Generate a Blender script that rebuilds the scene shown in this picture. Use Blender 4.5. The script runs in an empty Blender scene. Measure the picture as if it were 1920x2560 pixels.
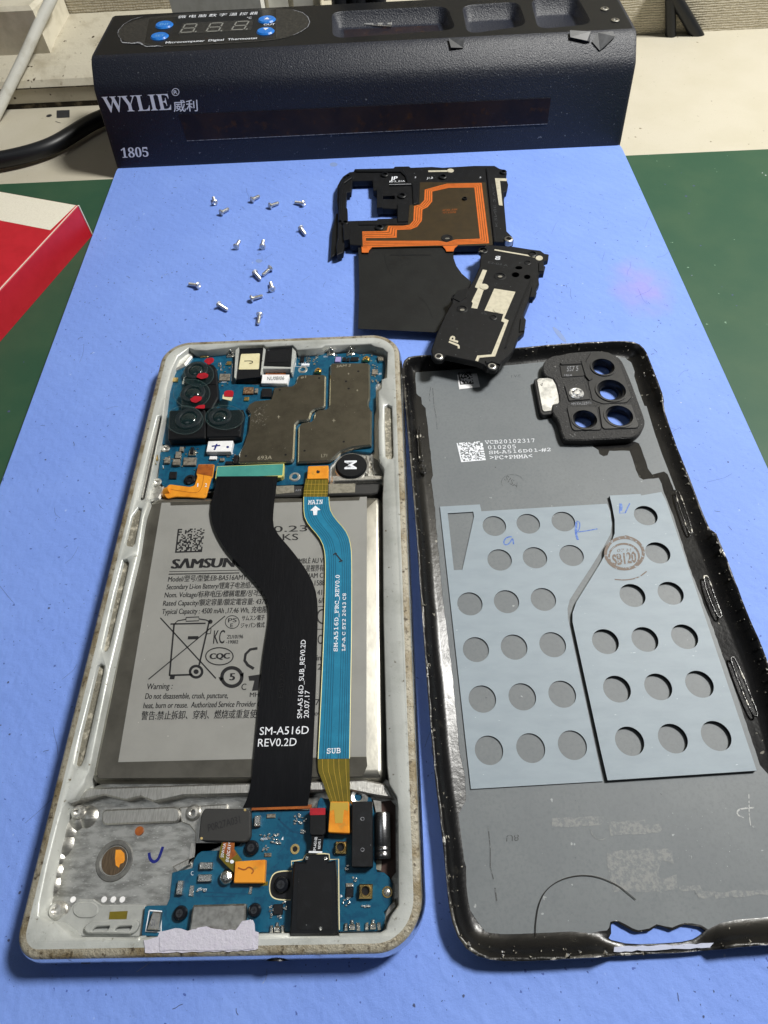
# A disassembled phone on a blue repair mat.  1 Blender unit = 1 cm.
import bpy, bmesh, math, random
from mathutils import Vector, Matrix
from mathutils.geometry import tessellate_polygon
random.seed(7)
SC = bpy.context.scene
COL = SC.collection

# ---------------------------------------------------------------- camera
F_PX, PITCH, ROLL, YAW = 1566.5, 0.57223, -0.06828, 0.04184
CAM = Vector((7.164, 0.570, 14.271))
RC = (Matrix.Rotation(YAW, 3, 'Z') @ Matrix.Rotation(PITCH, 3, 'X') @ Matrix.Rotation(ROLL, 3, 'Z'))
cd = bpy.data.cameras.new('camera'); cam = bpy.data.objects.new('camera', cd); COL.objects.link(cam)
cd.sensor_fit = 'VERTICAL'; cd.sensor_height = 24.0; cd.lens = F_PX / 2560 * 24.0
cd.clip_start = 0.1; cd.clip_end = 500
cam.matrix_world = Matrix.Translation(CAM) @ RC.to_4x4()
SC.camera = cam
SC.view_settings.view_transform = 'Standard'; SC.view_settings.look = 'None'
SC.view_settings.exposure = 0; SC.view_settings.gamma = 1; SC.view_settings.use_curve_mapping = False
SC.render.resolution_x = 768; SC.render.resolution_y = 1024
# ---------------------------------------------------------------- light: one desk lamp, an added overhead fill, a dim room
wd = bpy.data.worlds.new('World'); SC.world = wd; wd.use_nodes = True
wn = wd.node_tree.nodes; bg = wn['Background']
bg.inputs[0].default_value = (0.80, 0.92, 1.0, 1); bg.inputs[1].default_value = 0.036
def area(name, loc, target, size, power, color):
    l = bpy.data.lights.new(name, 'AREA'); l.shape = 'DISK'; l.size = size; l.energy = power; l.color = color
    o = bpy.data.objects.new(name, l); COL.objects.link(o); o.location = loc
    d = Vector(target) - Vector(loc); o.rotation_euler = d.to_track_quat('-Z', 'Y').to_euler()
    return o
area('desk_lamp', (44, 28.5, 58), (7, 14, 0), 13, 72000, (1.0, 0.985, 0.94))
area('overhead_fill', (-30, 4, 95), (5, 20, 0), 45, 4200, (0.93, 0.97, 1.0))  # unseen soft lamp, added for fill and reflections

# ---------------------------------------------------------------- helpers
def ray(p):
    return RC @ Vector(((p[0] - 960) / F_PX, -(p[1] - 1280) / F_PX, -1))
def at(p, z=0.0):
    """the point at height z that the photograph's pixel p (1920 x 2560) shows"""
    d = ray(p); return CAM + d * ((z - CAM.z) / d.z)
def on(p, P0, n):
    d = ray(p); P0 = Vector(P0); n = Vector(n); return CAM + d * ((P0 - CAM).dot(n) / d.dot(n))
class View:
    def __init__(s, x0, y0, k): s.x0, s.y0, s.k = x0, y0, k
    def px(s, u, v): return (s.x0 + u / s.k, s.y0 + v / s.k)
    def at(s, u, v, z): return at(s.px(u, v), z)
    def poly(s, pts, z): return [at(s.px(u, v), z).xy for u, v in pts]
V1 = View(0, 2000, 3); V2 = View(600, 2000, 3); V3 = View(330, 780, 3); V4 = View(780, 780, 3)
V5 = View(1367, 780, 3); V6 = View(1367, 1900, 3); V7 = View(1367, 1300, 3); V8 = View(100, 1240, 3)
H1 = View(180, 0, 3); H2 = View(733, 0, 3); H3 = View(1286, 0, 3); H4 = View(0, 0, 3)
N6 = View(820, 400, 3); N7 = View(1060, 600, 1659 / 369); N8 = View(640, 1440, 1458 / 369)
S3 = View(380, 400, 1659 / 620); D4 = View(800, 380, 1659 / 620); E6 = View(220, 1200, 1659 / 760)
L1 = View(0, 1880, 1.536); G2 = View(460, 1960, 1659 / 560); G3 = View(980, 820, 1659 / 740)
G4 = View(1000, 1200, 1659 / 920); G5 = View(1040, 1880, 1659 / 880); RB = View(0, 400, 2.4577)
MV = View(780, 1100, 1659 / 220); PX = View(0, 0, 1)

def lin(c): return tuple(((v / 255) / 12.92 if v <= 10.31 else ((v / 255 + 0.055) / 1.055) ** 2.4) for v in c)
def S(r, g, b, k=1.0): return tuple(min(0.95, v * k) for v in lin((r, g, b)))

def mk(name, color, rough=0.5, metal=0.0, spec=0.5, noise=None, bump=None, speck=None, coat=0.0, stretch=None, rvar=0.0, trans=0.0, alpha=1.0, ior=1.45, wave=None):
    """noise=(scale, colour2, low, high[, detail]); speck=(scale, colour, threshold); bump=(scale, strength, distance)"""
    m = bpy.data.materials.new(name); m.use_nodes = True
    nt = m.node_tree; N = nt.nodes; L = nt.links; b = N['Principled BSDF']
    b.inputs['Base Color'].default_value = (*color, 1); b.inputs['Roughness'].default_value = rough
    b.inputs['Metallic'].default_value = metal; b.inputs['Specular IOR Level'].default_value = spec
    b.inputs['IOR'].default_value = ior
    if coat: b.inputs['Coat Weight'].default_value = coat; b.inputs['Coat Roughness'].default_value = 0.12
    if trans: b.inputs['Transmission Weight'].default_value = trans
    if alpha < 1: b.inputs['Alpha'].default_value = alpha
    tc = N.new('ShaderNodeTexCoord'); vec = tc.outputs['Object']
    if stretch:
        mp = N.new('ShaderNodeMapping'); mp.inputs['Scale'].default_value = stretch; L.new(vec, mp.inputs[0]); vec = mp.outputs[0]
    col = None
    def nz(scale, det=6, ro=0.6):
        n = N.new('ShaderNodeTexNoise'); n.inputs['Scale'].default_value = scale; n.inputs['Detail'].default_value = det
        n.inputs['Roughness'].default_value = ro; L.new(vec, n.inputs['Vector']); return n.outputs['Fac']
    def ramp(fac, lo, hi):
        r = N.new('ShaderNodeMapRange'); r.inputs['From Min'].default_value = lo; r.inputs['From Max'].default_value = hi
        L.new(fac, r.inputs['Value']); return r.outputs['Result']
    def mix(fac, a, c2):
        x = N.new('ShaderNodeMix'); x.data_type = 'RGBA'; L.new(fac, x.inputs['Factor'])
        if a is None: x.inputs['A'].default_value = (*color, 1)
        else: L.new(a, x.inputs['A'])
        x.inputs['B'].default_value = (*c2, 1); return x.outputs['Result']
    for ns in ([noise] if noise and not isinstance(noise[0], (tuple, list)) else (noise or [])):
        col = mix(ramp(nz(ns[0], ns[4] if len(ns) > 4 else 6), ns[2], ns[3]), col, ns[1])
    for sp in ([speck] if speck and not isinstance(speck[0], (tuple, list)) else (speck or [])):
        col = mix(ramp(nz(sp[0], 2, 0.5), sp[2], sp[2] + 0.03), col, sp[1])
    if col is not None: L.new(col, b.inputs['Base Color'])
    if rvar:
        L.new(ramp2(N, L, nz(3.0), rough - rvar, rough + rvar), b.inputs['Roughness'])
    hts = []
    for bp in ([bump] if bump and not isinstance(bump[0], (tuple, list)) else (bump or [])):
        h = N.new('ShaderNodeBump'); h.inputs['Strength'].default_value = bp[1]
        h.inputs['Distance'].default_value = bp[2] if len(bp) > 2 else 0.02
        L.new(nz(bp[0], 4), h.inputs['Height'])
        if hts: L.new(hts[-1], h.inputs['Normal'])
        hts.append(h.outputs[0])
    if wave:
        for ax, sc, st, ds in wave:
            w = N.new('ShaderNodeTexWave'); w.bands_direction = ax; w.inputs['Scale'].default_value = sc
            w.inputs['Distortion'].default_value = ds; w.inputs['Detail'].default_value = 2; w.inputs['Detail Scale'].default_value = 2.0
            L.new(vec, w.inputs['Vector'])
            h = N.new('ShaderNodeBump'); h.inputs['Strength'].default_value = st; h.inputs['Distance'].default_value = 0.03
            L.new(w.outputs['Fac'], h.inputs['Height'])
            if hts: L.new(hts[-1], h.inputs['Normal'])
            hts.append(h.outputs[0])
    if hts: L.new(hts[-1], b.inputs['Normal'])
    return m
def ramp2(N, L, fac, a, c):
    r = N.new('ShaderNodeMapRange'); r.inputs['From Min'].default_value = 0.3; r.inputs['From Max'].default_value = 0.7
    r.inputs['To Min'].default_value = max(0.02, a); r.inputs['To Max'].default_value = c
    L.new(fac, r.inputs['Value']); return r.outputs['Result']

ORG = {}
def ccw(p):
    p = [Vector((q[0], q[1])) for q in p]
    q = [p[0]]
    for v in p[1:]:
        if (v - q[-1]).length > 1e-5: q.append(v)
    if (q[0] - q[-1]).length < 1e-5: q.pop()
    a = sum(q[i - 1].x * q[i].y - q[i].x * q[i - 1].y for i in range(len(q)))
    return q if a > 0 else q[::-1]
def off(p, d):
    """inset a CCW outline by d"""
    n = len(p); out = []
    for i in range(n):
        a = (p[i] - p[i - 1]).normalized(); b = (p[(i + 1) % n] - p[i]).normalized()
        na = Vector((-a.y, a.x)); nb = Vector((-b.y, b.x)); m = na + nb
        if m.length < 1e-4: m = na.copy()
        m.normalize(); k = max(0.45, m.dot(na)); out.append(p[i] + m * (d / k))
    return out
def chai(p, it=2, closed=True):
    p = [Vector(q) for q in p]
    for _ in range(it):
        q = []; n = len(p)
        if not closed: q.append(p[0])
        for i in range(n if closed else n - 1):
            a, b = p[i], p[(i + 1) % n]; q += [a * .75 + b * .25, a * .25 + b * .75]
        if not closed: q.append(p[-1])
        p = q
    return p
def rnd(p, r, n=4):
    p = ccw(p); out = []; m = len(p)
    for i in range(m):
        a, b, c = p[i - 1], p[i], p[(i + 1) % m]
        u = (a - b); w = (c - b); t = min(r, u.length * .45, w.length * .45)
        s, e = b + u.normalized() * t, b + w.normalized() * t
        for k in range(n + 1):
            f = k / n; out.append(s * (1 - f) ** 2 + b * 2 * f * (1 - f) + e * f * f)
    return out
def rrect(x0, y0, x1, y1, r, n=8):
    o = []
    rs = r if isinstance(r, (list, tuple)) else (r, r, r, r)      # bottom right, top right, top left, bottom left
    for sx, sy, a0, q in ((x1, y0, -90, rs[0]), (x1, y1, 0, rs[1]), (x0, y1, 90, rs[2]), (x0, y0, 180, rs[3])):
        cx, cy = sx + (q if sx == x0 else -q), sy + (q if sy == y0 else -q)
        for k in range(n + 1):
            a = math.radians(a0 + 90 * k / n); o.append(Vector((cx + q * math.cos(a), cy + q * math.sin(a))))
    return o
def circ(c, r, n=28, ry=None):
    return [Vector((c[0] + r * math.cos(2 * math.pi * k / n), c[1] + (ry or r) * math.sin(2 * math.pi * k / n))) for k in range(n)]
def jag(p, amp, step):
    """roughen an outline"""
    p = ccw(p); out = []; n = len(p)
    for i in range(n):
        a, b = p[i], p[(i + 1) % n]; m = max(1, int((b - a).length / step))
        for k in range(m):
            q = a.lerp(b, k / m); out.append(q + Vector((random.uniform(-amp, amp), random.uniform(-amp, amp))))
    return out

class MB:
    def __init__(s): s.v = []; s.f = []; s.mi = []; s.sm = []
    def face(s, idx, mi=0, sm=False): s.f.append(tuple(idx)); s.mi.append(mi); s.sm.append(sm)
    def loop(s, pts, z):
        i0 = len(s.v)
        if callable(z): s.v += [Vector((p.x, p.y, z(p))) for p in pts]
        else: s.v += [Vector((p.x, p.y, z)) for p in pts]
        return list(range(i0, len(s.v)))
    def bridge(s, a, b, mi=0, sm=False):
        n = len(a)
        for i in range(n): s.face((a[i], a[(i + 1) % n], b[(i + 1) % n], b[i]), mi, sm)
    def cap(s, loops, mi=0, up=True):
        vs = [[s.v[i] for i in l] for l in loops]; flat = [i for l in loops for i in l]
        for t in tessellate_polygon([[Vector((q.x, q.y, 0)) for q in l] for l in vs]):
            a, b, c = (flat[k] for k in t); A, B, C_ = s.v[a], s.v[b], s.v[c]
            cr = (B.x - A.x) * (C_.y - A.y) - (B.y - A.y) * (C_.x - A.x)
            if abs(cr) < 1e-12: continue
            s.face((a, b, c) if (cr > 0) == up else (a, c, b), mi)
    def slab(s, pts, z0, z1, holes=(), bev=0.0, mi=0, mtop=None, mbev=None, bottom=True):
        p = ccw(pts); hs = [ccw(h)[::-1] for h in holes]
        mtop = mi if mtop is None else mtop; mbev = mi if mbev is None else mbev
        lo = s.loop(p, z0)
        if bev > 0:
            up = s.loop(p, (lambda q: z1(q) - bev) if callable(z1) else z1 - bev); s.bridge(lo, up, mi)
            t = s.loop(off(p, bev), z1); s.bridge(up, t, mbev)
        else:
            t = s.loop(p, z1); s.bridge(lo, t, mi)
        hl = []; hb = []
        for h in hs:
            a = s.loop(h, z0)
            if bev > 0:
                u2 = s.loop(h, (lambda q: z1(q) - bev) if callable(z1) else z1 - bev); b = s.loop(off(h, bev), z1); s.bridge(a, u2, mi); s.bridge(u2, b, mbev)
            else:
                b = s.loop(h, z1); s.bridge(a, b, mi)
            hl.append(b); hb.append(a)
        s.cap([t] + hl, mtop)
        if bottom: s.cap([lo] + hb, mi, up=False)
    def flat(s, pts, z, holes=(), mi=0):
        p = ccw(pts); s.cap([s.loop(p, z)] + [s.loop(ccw(h)[::-1], z) for h in holes], mi)
    def stroke(s, pts, w, z, mi=0, closed=False):
        pts = [Vector((q[0], q[1])) for q in pts]; n = len(pts); A = []; B = []
        for i in range(n):
            a = pts[i - 1] if (i > 0 or closed) else pts[i]; c = pts[(i + 1) % n] if (i < n - 1 or closed) else pts[i]
            d = (c - a); d = d.normalized() if d.length > 1e-9 else Vector((1, 0)); nn = Vector((-d.y, d.x)) * (w / 2)
            A.append(pts[i] + nn); B.append(pts[i] - nn)
        la = s.loop(A, z); lb = s.loop(B, z)
        for i in range(n if closed else n - 1):
            j = (i + 1) % n; s.face((la[i], lb[i], lb[j], la[j]), mi)
    def tube(s, path, r, n=10, mi=0, caps=True):
        path = [Vector(q) for q in path]; rings = []; up = Vector((0, 0, 1))
        for i, q in enumerate(path):
            d = (path[min(i + 1, len(path) - 1)] - path[max(i - 1, 0)]).normalized()
            x = d.cross(up); x = x.normalized() if x.length > 1e-3 else Vector((1, 0, 0)); y = x.cross(d)
            rr = r(i / (len(path) - 1)) if callable(r) else r
            i0 = len(s.v); s.v += [q + (x * math.cos(2 * math.pi * k / n) + y * math.sin(2 * math.pi * k / n)) * rr for k in range(n)]
            rings.append(list(range(i0, i0 + n)))
        for a, b in zip(rings, rings[1:]): s.bridge(b, a, mi, True)
        if caps: s.face(rings[0], mi); s.face(rings[-1][::-1], mi)
    def lathe(s, c, prof, n=24, mi=0, axis='Z', sm=True):
        c = Vector(c); rings = []
        for h, r in prof:
            i0 = len(s.v)
            for k in range(n):
                a = 2 * math.pi * k / n; x, y = r * math.cos(a), r * math.sin(a)
                s.v.append(c + (Vector((x, y, h)) if axis == 'Z' else Vector((h, x, y)) if axis == 'X' else Vector((y, h, x))))
            rings.append(list(range(i0, i0 + n)))
        for a, b in zip(rings, rings[1:]): s.bridge(a, b, mi, sm)
        s.face(rings[-1], mi); s.face(rings[0][::-1], mi)
    def quad3(s, pts, mi=0):
        i0 = len(s.v); s.v += [Vector(p) for p in pts]; s.face(range(i0, i0 + len(pts)), mi)
    def build(s, name, mats, parent=None, org=None, angle=0.7, label=None):
        if not isinstance(mats, (list, tuple)): mats = [mats]
        o0 = ORG.get(parent.name) if parent is not None else (Vector(org) if org is not None else Vector((0, 0, 0)))
        me = bpy.data.meshes.new(name); me.from_pydata([v - o0 for v in s.v], [], s.f)
        for m in mats: me.materials.append(m)
        me.polygons.foreach_set('material_index', s.mi); me.polygons.foreach_set('use_smooth', s.sm)
        me.update()
        if any(s.sm): me.set_sharp_from_angle(angle=angle)
        o = bpy.data.objects.new(name, me); COL.objects.link(o)
        if parent is not None: o.parent = parent
        else: o.location = o0
        ORG[o.name] = o0
        if label: o['label'] = label
        return o
def empty(name, loc, label, cat, group=None):
    o = bpy.data.objects.new(name, None); COL.objects.link(o); o.location = loc; o.empty_display_size = 0.2
    ORG[o.name] = Vector(loc); return tag(o, label, cat, group)
def tag(o, label, cat, group=None, kind=None):
    if label: o['label'] = label
    if cat: o['category'] = cat
    if group: o['group'] = group
    if kind: o['kind'] = kind
    return o
def slab(name, pts, z0, z1, m, par, holes=(), bev=0.0, label=None, **k):
    b = MB(); b.slab(pts, z0, z1, holes, bev, **k); return b.build(name, m, par, label=label)
def ell(V, u, v, ru, rv, z, n=28):
    """ellipse drawn in the photograph, as an outline at height z"""
    return V.poly([(u + ru * math.cos(2 * math.pi * k / n), v + rv * math.sin(2 * math.pi * k / n)) for k in range(n)], z)
def cyl_at(V, u, v, ru, z):
    c = V.at(u, v, z); e = V.at(u + ru, v, z); return c.xy, (e - c).length

_fc = bpy.data.curves.new('font_source', 'FONT'); _fc.resolution_u = 3
_fo = bpy.data.objects.new('font_source', _fc)
def glyphs(s, bold=0.0, spacing=1.0):
    _fc.body = s; _fc.offset = bold; _fc.space_character = spacing
    COL.objects.link(_fo); dg = bpy.context.evaluated_depsgraph_get(); dg.update()
    me = bpy.data.meshes.new_from_object(_fo.evaluated_get(dg))
    r = ([v.co.xy.copy() for v in me.vertices], [tuple(p.vertices) for p in me.polygons])
    bpy.data.meshes.remove(me); COL.objects.unlink(_fo); return r
_hv, _ = glyphs('H'); CAPH = max(v.y for v in _hv) - min(v.y for v in _hv)
def text3(mb, s, quad, mi=0, bold=0.0, bbox=False, spacing=1.0):
    """letters laid onto the quad (bottom left, bottom right, top right, top left; baseline to capital height)"""
    vs, fs = glyphs(s, bold, spacing)
    if not vs: return
    x0 = min(v.x for v in vs); x1 = max(v.x for v in vs)
    y0, y1 = (min(v.y for v in vs), max(v.y for v in vs)) if bbox else (0.0, CAPH)
    a, b, c, d = quad; i0 = len(mb.v)
    for v in vs:
        s_, t = (v.x - x0) / (x1 - x0), (v.y - y0) / (y1 - y0)
        mb.v.append((a * (1 - s_) + b * s_) * (1 - t) + (d * (1 - s_) + c * s_) * t)
    for f in fs: mb.face([i0 + k for k in f], mi)
def text(mb, V, s, z, bl, br, up=(0, -20), mi=0, **k):
    q = [bl, br, (br[0] + up[0], br[1] + up[1]), (bl[0] + up[0], bl[1] + up[1])]
    text3(mb, s, [V.at(u, v, z) for u, v in q], mi, **k)
def cells(mb, quad, n, m, z, dens=0.5, mi=0, frame=True):
    """a speckled square of dark cells (no readable code)"""
    a, b, c, d = quad
    P = lambda s, t: (a * (1 - s) + b * s) * (1 - t) + (d * (1 - s) + c * s) * t
    for i in range(n):
        for j in range(m):
            if (frame and (i == 0 or j == 0)) or random.random() < dens:
                mb.flat([P(i / n, j / m), P((i + 1) / n, j / m), P((i + 1) / n, (j + 1) / m), P(i / n, (j + 1) / m)], z, mi=mi)
# ---------------------------------------------------------------- materials
MATBLUE = mk('blue_rubber', S(118, 148, 222), 0.62, spec=0.3, noise=[(1.3, S(116, 146, 219), 0.35, 0.7), (30, S(110, 139, 214), .5, .72), (0.35, S(123, 153, 225), 0.45, 0.75)],
             bump=[(7, .25, .04), (42, .25, .012)], wave=[('DIAGONAL', 1.15, .12, 5.0), ('X', 1.4, .05, 6.0)], speck=[(7.3, S(78, 100, 170), .70), (13, S(66, 84, 140), .72), (4.1, S(150, 172, 226), .74)])
_nt = MATBLUE.node_tree; _N = _nt.nodes; _L = _nt.links; _b = _N['Principled BSDF']
_tc = _N.new('ShaderNodeTexCoord'); _mp = _N.new('ShaderNodeMapping'); _mp.inputs['Location'].default_value = (-15.75 / 1.5, -18.6 / 2.2, 0); _mp.inputs['Scale'].default_value = (1 / 1.5, 1 / 2.2, 1)
_L.new(_tc.outputs['Object'], _mp.inputs[0]); _g = _N.new('ShaderNodeTexGradient'); _g.gradient_type = 'SPHERICAL'; _L.new(_mp.outputs[0], _g.inputs[0])
_no = _N.new('ShaderNodeTexNoise'); _no.inputs['Scale'].default_value = 1.5; _no.inputs['Detail'].default_value = 8; _L.new(_tc.outputs['Object'], _no.inputs['Vector'])
_m = _N.new('ShaderNodeMath'); _m.operation = 'MULTIPLY'; _L.new(_g.outputs['Fac'], _m.inputs[0]); _L.new(_no.outputs['Fac'], _m.inputs[1])
_r = _N.new('ShaderNodeMapRange'); _r.inputs['From Min'].default_value = .10; _r.inputs['From Max'].default_value = .45; _r.inputs['To Max'].default_value = .5; _L.new(_m.outputs[0], _r.inputs['Value'])
_x = _N.new('ShaderNodeMix'); _x.data_type = 'RGBA'; _L.new(_r.outputs[0], _x.inputs['Factor']); _L.new(_b.inputs['Base Color'].links[0].from_socket, _x.inputs['A']); _x.inputs['B'].default_value = (*S(158, 136, 218), 1); _L.new(_x.outputs['Result'], _b.inputs['Base Color'])
MATPINK = mk('pink_ink_stain', S(148, 140, 224), 0.62, spec=0.3, noise=(2.2, S(126, 148, 228), .42, .6), bump=[(9, .25, .03), (42, .22, .012)])
GREEN = mk('green_cutting_mat', S(44, 80, 60, .95), 0.55, spec=0.3, noise=[(.5, S(54, 84, 62), .4, .7), (60, S(34, 66, 50), .5, .8)], bump=(50, .15, .01),
           speck=(5, S(120, 150, 130), .76))
CREAM = mk('cream_laminate', S(194, 188, 172, .95), 0.55, spec=0.25, noise=[(.4, S(184, 178, 160), .42, .7), (34, S(174, 168, 152), .52, .72)], bump=(32, .25, .015),
           speck=[(3.1, S(120, 110, 92), .74), (9, S(150, 142, 120), .74)])
WALLP = mk('woven_wallpaper', S(206, 198, 178), 0.9, spec=0.1, noise=(6, S(184, 176, 156), .4, .65), bump=(14, .5, .05), stretch=(1, 1, 2.6),
           wave=[('Z', 1.1, .9, 3.5), ('X', 2.2, .35, 4.0)])
DUCT = mk('grimy_cream_paint', S(196, 190, 172), 0.6, spec=0.3, noise=[(.55, S(150, 140, 118), .52, .78), (3.5, S(120, 106, 84), .62, .8)],
          speck=(2.6, S(70, 58, 42), .70), bump=(6, .3, .04))
DARKGAP = mk('gap_shade_and_grime', S(40, 36, 30), .9, spec=.1, noise=(3, S(92, 84, 68), .5, .7))
IVORY = mk('ivory_plastic', S(214, 208, 190), .4, noise=(1.2, S(190, 184, 164), .45, .7))
BLKTEX = mk('textured_black_plastic', S(20, 26, 42, .9), .45, spec=.75, bump=[(17, .8, .03), (38, .5, .015)], speck=[(7, S(110, 114, 118), .74), (13, S(96, 100, 106), .71), (26, S(80, 86, 94), .73)])
BLKSM = mk('satin_black_plastic', S(15, 17, 21), .42, spec=.35, bump=(20, .1, .01), speck=(9, S(80, 84, 90), .75))
BLKMAT = mk('matt_black_plastic', S(15, 16, 19), .5, spec=.3, noise=(5, S(26, 28, 32), .5, .8), bump=(30, .15, .01), speck=(14, S(120, 124, 128), .75))
BLKDEEP = mk('deep_black', (.006, .006, .008), .35)
BLKGLOSS = mk('gloss_black', (.008, .009, .012), .12)
WHITEINK = mk('white_ink', S(225, 228, 235), .6, noise=(20, S(196, 200, 210), .45, .7))
GREYINK = mk('grey_ink', S(150, 152, 158), .6, noise=(14, S(90, 92, 100), .45, .6))
BLACKINK = mk('black_ink', (.010, .010, .012), .5)
DARKINK = mk('faint_dark_ink', (.004, .004, .005), .35)
BLUEINK = mk('blue_pen_ink', S(52, 88, 170), .6, noise=(16, S(104, 134, 190), .4, .65))
NAVYINK = mk('navy_pen_ink', S(18, 28, 110), .4)
BROWNINK = mk('brown_stamp_ink', S(112, 100, 92), .7, noise=(15, S(141, 150, 158), .56, .62))
PANELBLK = mk('glossy_panel_film', (.006, .007, .009), .25, spec=.4, speck=(14, S(90, 92, 96), .76))
PANELGREY = mk('scuffed_panel_film', S(52, 52, 50), .4, noise=(9, S(30, 30, 32), .4, .6))
BTNBLUE = mk('blue_button', S(24, 110, 200), .3, noise=(6, S(52, 134, 214), .5, .8))
SEG = mk('unlit_digit_segment', S(128, 128, 124), .5)
TAPE = mk('brown_heat_tape', S(42, 33, 36), .3, noise=[(1.1, S(30, 26, 34), .4, .6), (2.6, S(62, 42, 30), .58, .72)], bump=(5, .2, .03))
WHITEPL = mk('white_plastic', S(226, 226, 220), .4, noise=(2, S(206, 206, 198), .45, .7))
RED = mk('red_card', S(186, 32, 46), .45, noise=(2, S(176, 26, 40), .4, .7), bump=(40, .1, .01))
CARDW = mk('white_card', S(224, 219, 204), .6, noise=(20, S(212, 206, 190), .45, .7))
RUBBER = mk('black_cable_rubber', S(24, 26, 30), .4, spec=.5)
WCABLE = mk('white_cable_sheath', S(206, 206, 198), .45, noise=(1.5, S(186, 184, 172), .5, .7))
STEEL = mk('bright_steel', (.78, .77, .74), .30, .85, noise=(16, (.50, .49, .46), .45, .7))
STEELD = mk('dull_steel', (.50, .49, .46), .38, 1.0, noise=(9, (.30, .29, .27), .4, .7), bump=(30, .2, .01))
CHROME = mk('worn_chrome', (.70, .70, .69), .22, 1.0, noise=(5, (.34, .31, .26), .58, .72), bump=(12, .2, .02))
FRAMEP = mk('pale_painted_metal', S(208, 211, 208, .80), .36, .25, noise=[(1.1, S(182, 185, 181, .8), .45, .7), (9, S(150, 148, 138, .7), .62, .76)], bump=(24, .22, .012),
            speck=[(9, S(92, 82, 62), .735)])
FRAMED = mk('dirty_frame_edge', S(170, 164, 148, .8), .5, .2, noise=[(2.0, S(122, 110, 86), .47, .62), (9, S(70, 60, 46), .56, .67)], bump=(18, .8, .03))
SLOTM = mk('glue_smeared_slot', S(120, 116, 104), .5, .3, noise=[(5, S(186, 180, 164), .52, .66), (9, S(64, 60, 50), .6, .72)], bump=(14, .8, .04))
ALU = mk('milled_aluminium', (.50, .49, .46), .31, .9, noise=[(2.6, (.28, .275, .255), .42, .62), (14, (.66, .65, .62), .60, .68)], stretch=(1, 2.6, 1), bump=[(5, .16, .03), (16, .12, .012)])
ALUB = mk('brushed_aluminium', (.62, .61, .58), .38, .95, noise=(7, (.42, .41, .38), .4, .7), stretch=(6, .7, 1), bump=(16, .35, .012))
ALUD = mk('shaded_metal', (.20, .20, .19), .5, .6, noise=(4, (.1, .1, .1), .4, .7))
PCB = mk('blue_solder_mask', S(15, 80, 108, .92), .36, spec=.4, noise=[(7, S(10, 66, 94), .48, .56), (2.2, S(22, 90, 118), .5, .8)], bump=(22, .1, .01), speck=(28, S(8, 58, 92), .66))
SHIELD = mk('olive_shield_metal', (.15, .136, .105), .34, .85, noise=[(2.5, (.11, .10, .078), .4, .7), (26, (.17, .155, .12), .55, .8)], bump=(30, .08, .006), speck=(17, (.5, .48, .42), .75))
SHEDGE = mk('shield_edge_highlight', (.85, .83, .70), .25, 1.0)  # much paler than the shield, paints the highlight along its bevels
SCRATCH = mk('scratched_patch', (.42, .40, .34), .5, .7, noise=(14, (.075, .066, .048), .46, .54))
GOLD = mk('gold_contact', (.85, .62, .26), .25, 1.0, noise=(12, (.5, .36, .14), .5, .7))
COPPER = mk('copper_flex', S(150, 82, 30), .4, noise=(6, S(118, 60, 24), .45, .7))
ORANGE = mk('orange_polyimide', S(222, 146, 42, .95), .35, noise=[(2.2, S(196, 118, 30), .48, .7), (5, S(176, 128, 50), .6, .72)])
OLIVE = mk('olive_polyimide', S(104, 92, 18), .4, noise=(3, S(84, 76, 14), .4, .7))
TRACEY = mk('fine_copper_trace', S(190, 160, 70), .4, .4)
TEALST = mk('teal_film', S(70, 142, 132), .35, noise=(2, S(58, 128, 122), .4, .7))
YELLEDGE = mk('yellow_film_edge', S(196, 190, 110), .4)
FLEXBLK = mk('black_flex_film', S(10, 11, 15), .42, spec=.25, noise=(2, S(15, 16, 20), .45, .75), bump=(5, .2, .02), stretch=(4, .6, 1))
FLEXTEAL = mk('teal_flex_cable', S(22, 112, 146, .95), .4, noise=(4, S(30, 122, 156), .45, .75), speck=(30, S(14, 84, 116), .68))
FLEXLINE = mk('dark_flex_line', S(8, 62, 92), .4)
BATLBL = mk('battery_label', S(143, 143, 140, .95), .40, spec=.5, noise=(1.2, S(135, 135, 132, .95), .4, .7), bump=(40, .1, .006), speck=(13, S(190, 188, 180), .77))
BATFOIL = mk('battery_foil', (.34, .33, .29), .34, .85, noise=(2, (.20, .195, .18), .4, .7), bump=(1.3, .12, .05), stretch=(1, .6, 1))
BATTAPE = mk('smoky_battery_tape', S(84, 82, 76), .28, .25, noise=(1.6, S(68, 66, 61), .4, .7))
TAPEGREY = mk('grey_fabric_tape', S(142, 138, 126), .45, .3, noise=(11, S(120, 116, 104), .45, .65))
COMPG = mk('grey_component', S(140, 134, 124), .5, .4, noise=(12, S(92, 86, 78), .45, .65))
COMPB = mk('brown_component', S(92, 66, 46), .5, noise=(16, S(140, 118, 92), .52, .62))
COMPK = mk('black_chip', S(20, 20, 24), .35, noise=(14, S(60, 60, 64), .62, .72))
SOLDER = mk('solder', (.78, .77, .73), .2, 1.0, bump=(16, .6, .03))
LILAC = mk('lilac_component', S(150, 140, 190), .4)
REDTAB = mk('red_pull_tab', S(160, 16, 34), .45, noise=(4, S(134, 14, 30), .45, .7))
FILM = mk('tinted_protective_film', S(40, 70, 72), .15, alpha=.07, spec=.2)
FILMEDGE = mk('film_edge', S(90, 108, 108), .3, alpha=.16)
LENSB = mk('lens_barrel', (.012, .014, .018), .35)
LENSG = mk('lens_glass', (.006, .012, .014), .04, coat=1.0)
LBLW = mk('white_label', S(226, 226, 228), .55, noise=(4, S(210, 210, 212), .45, .7))
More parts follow.
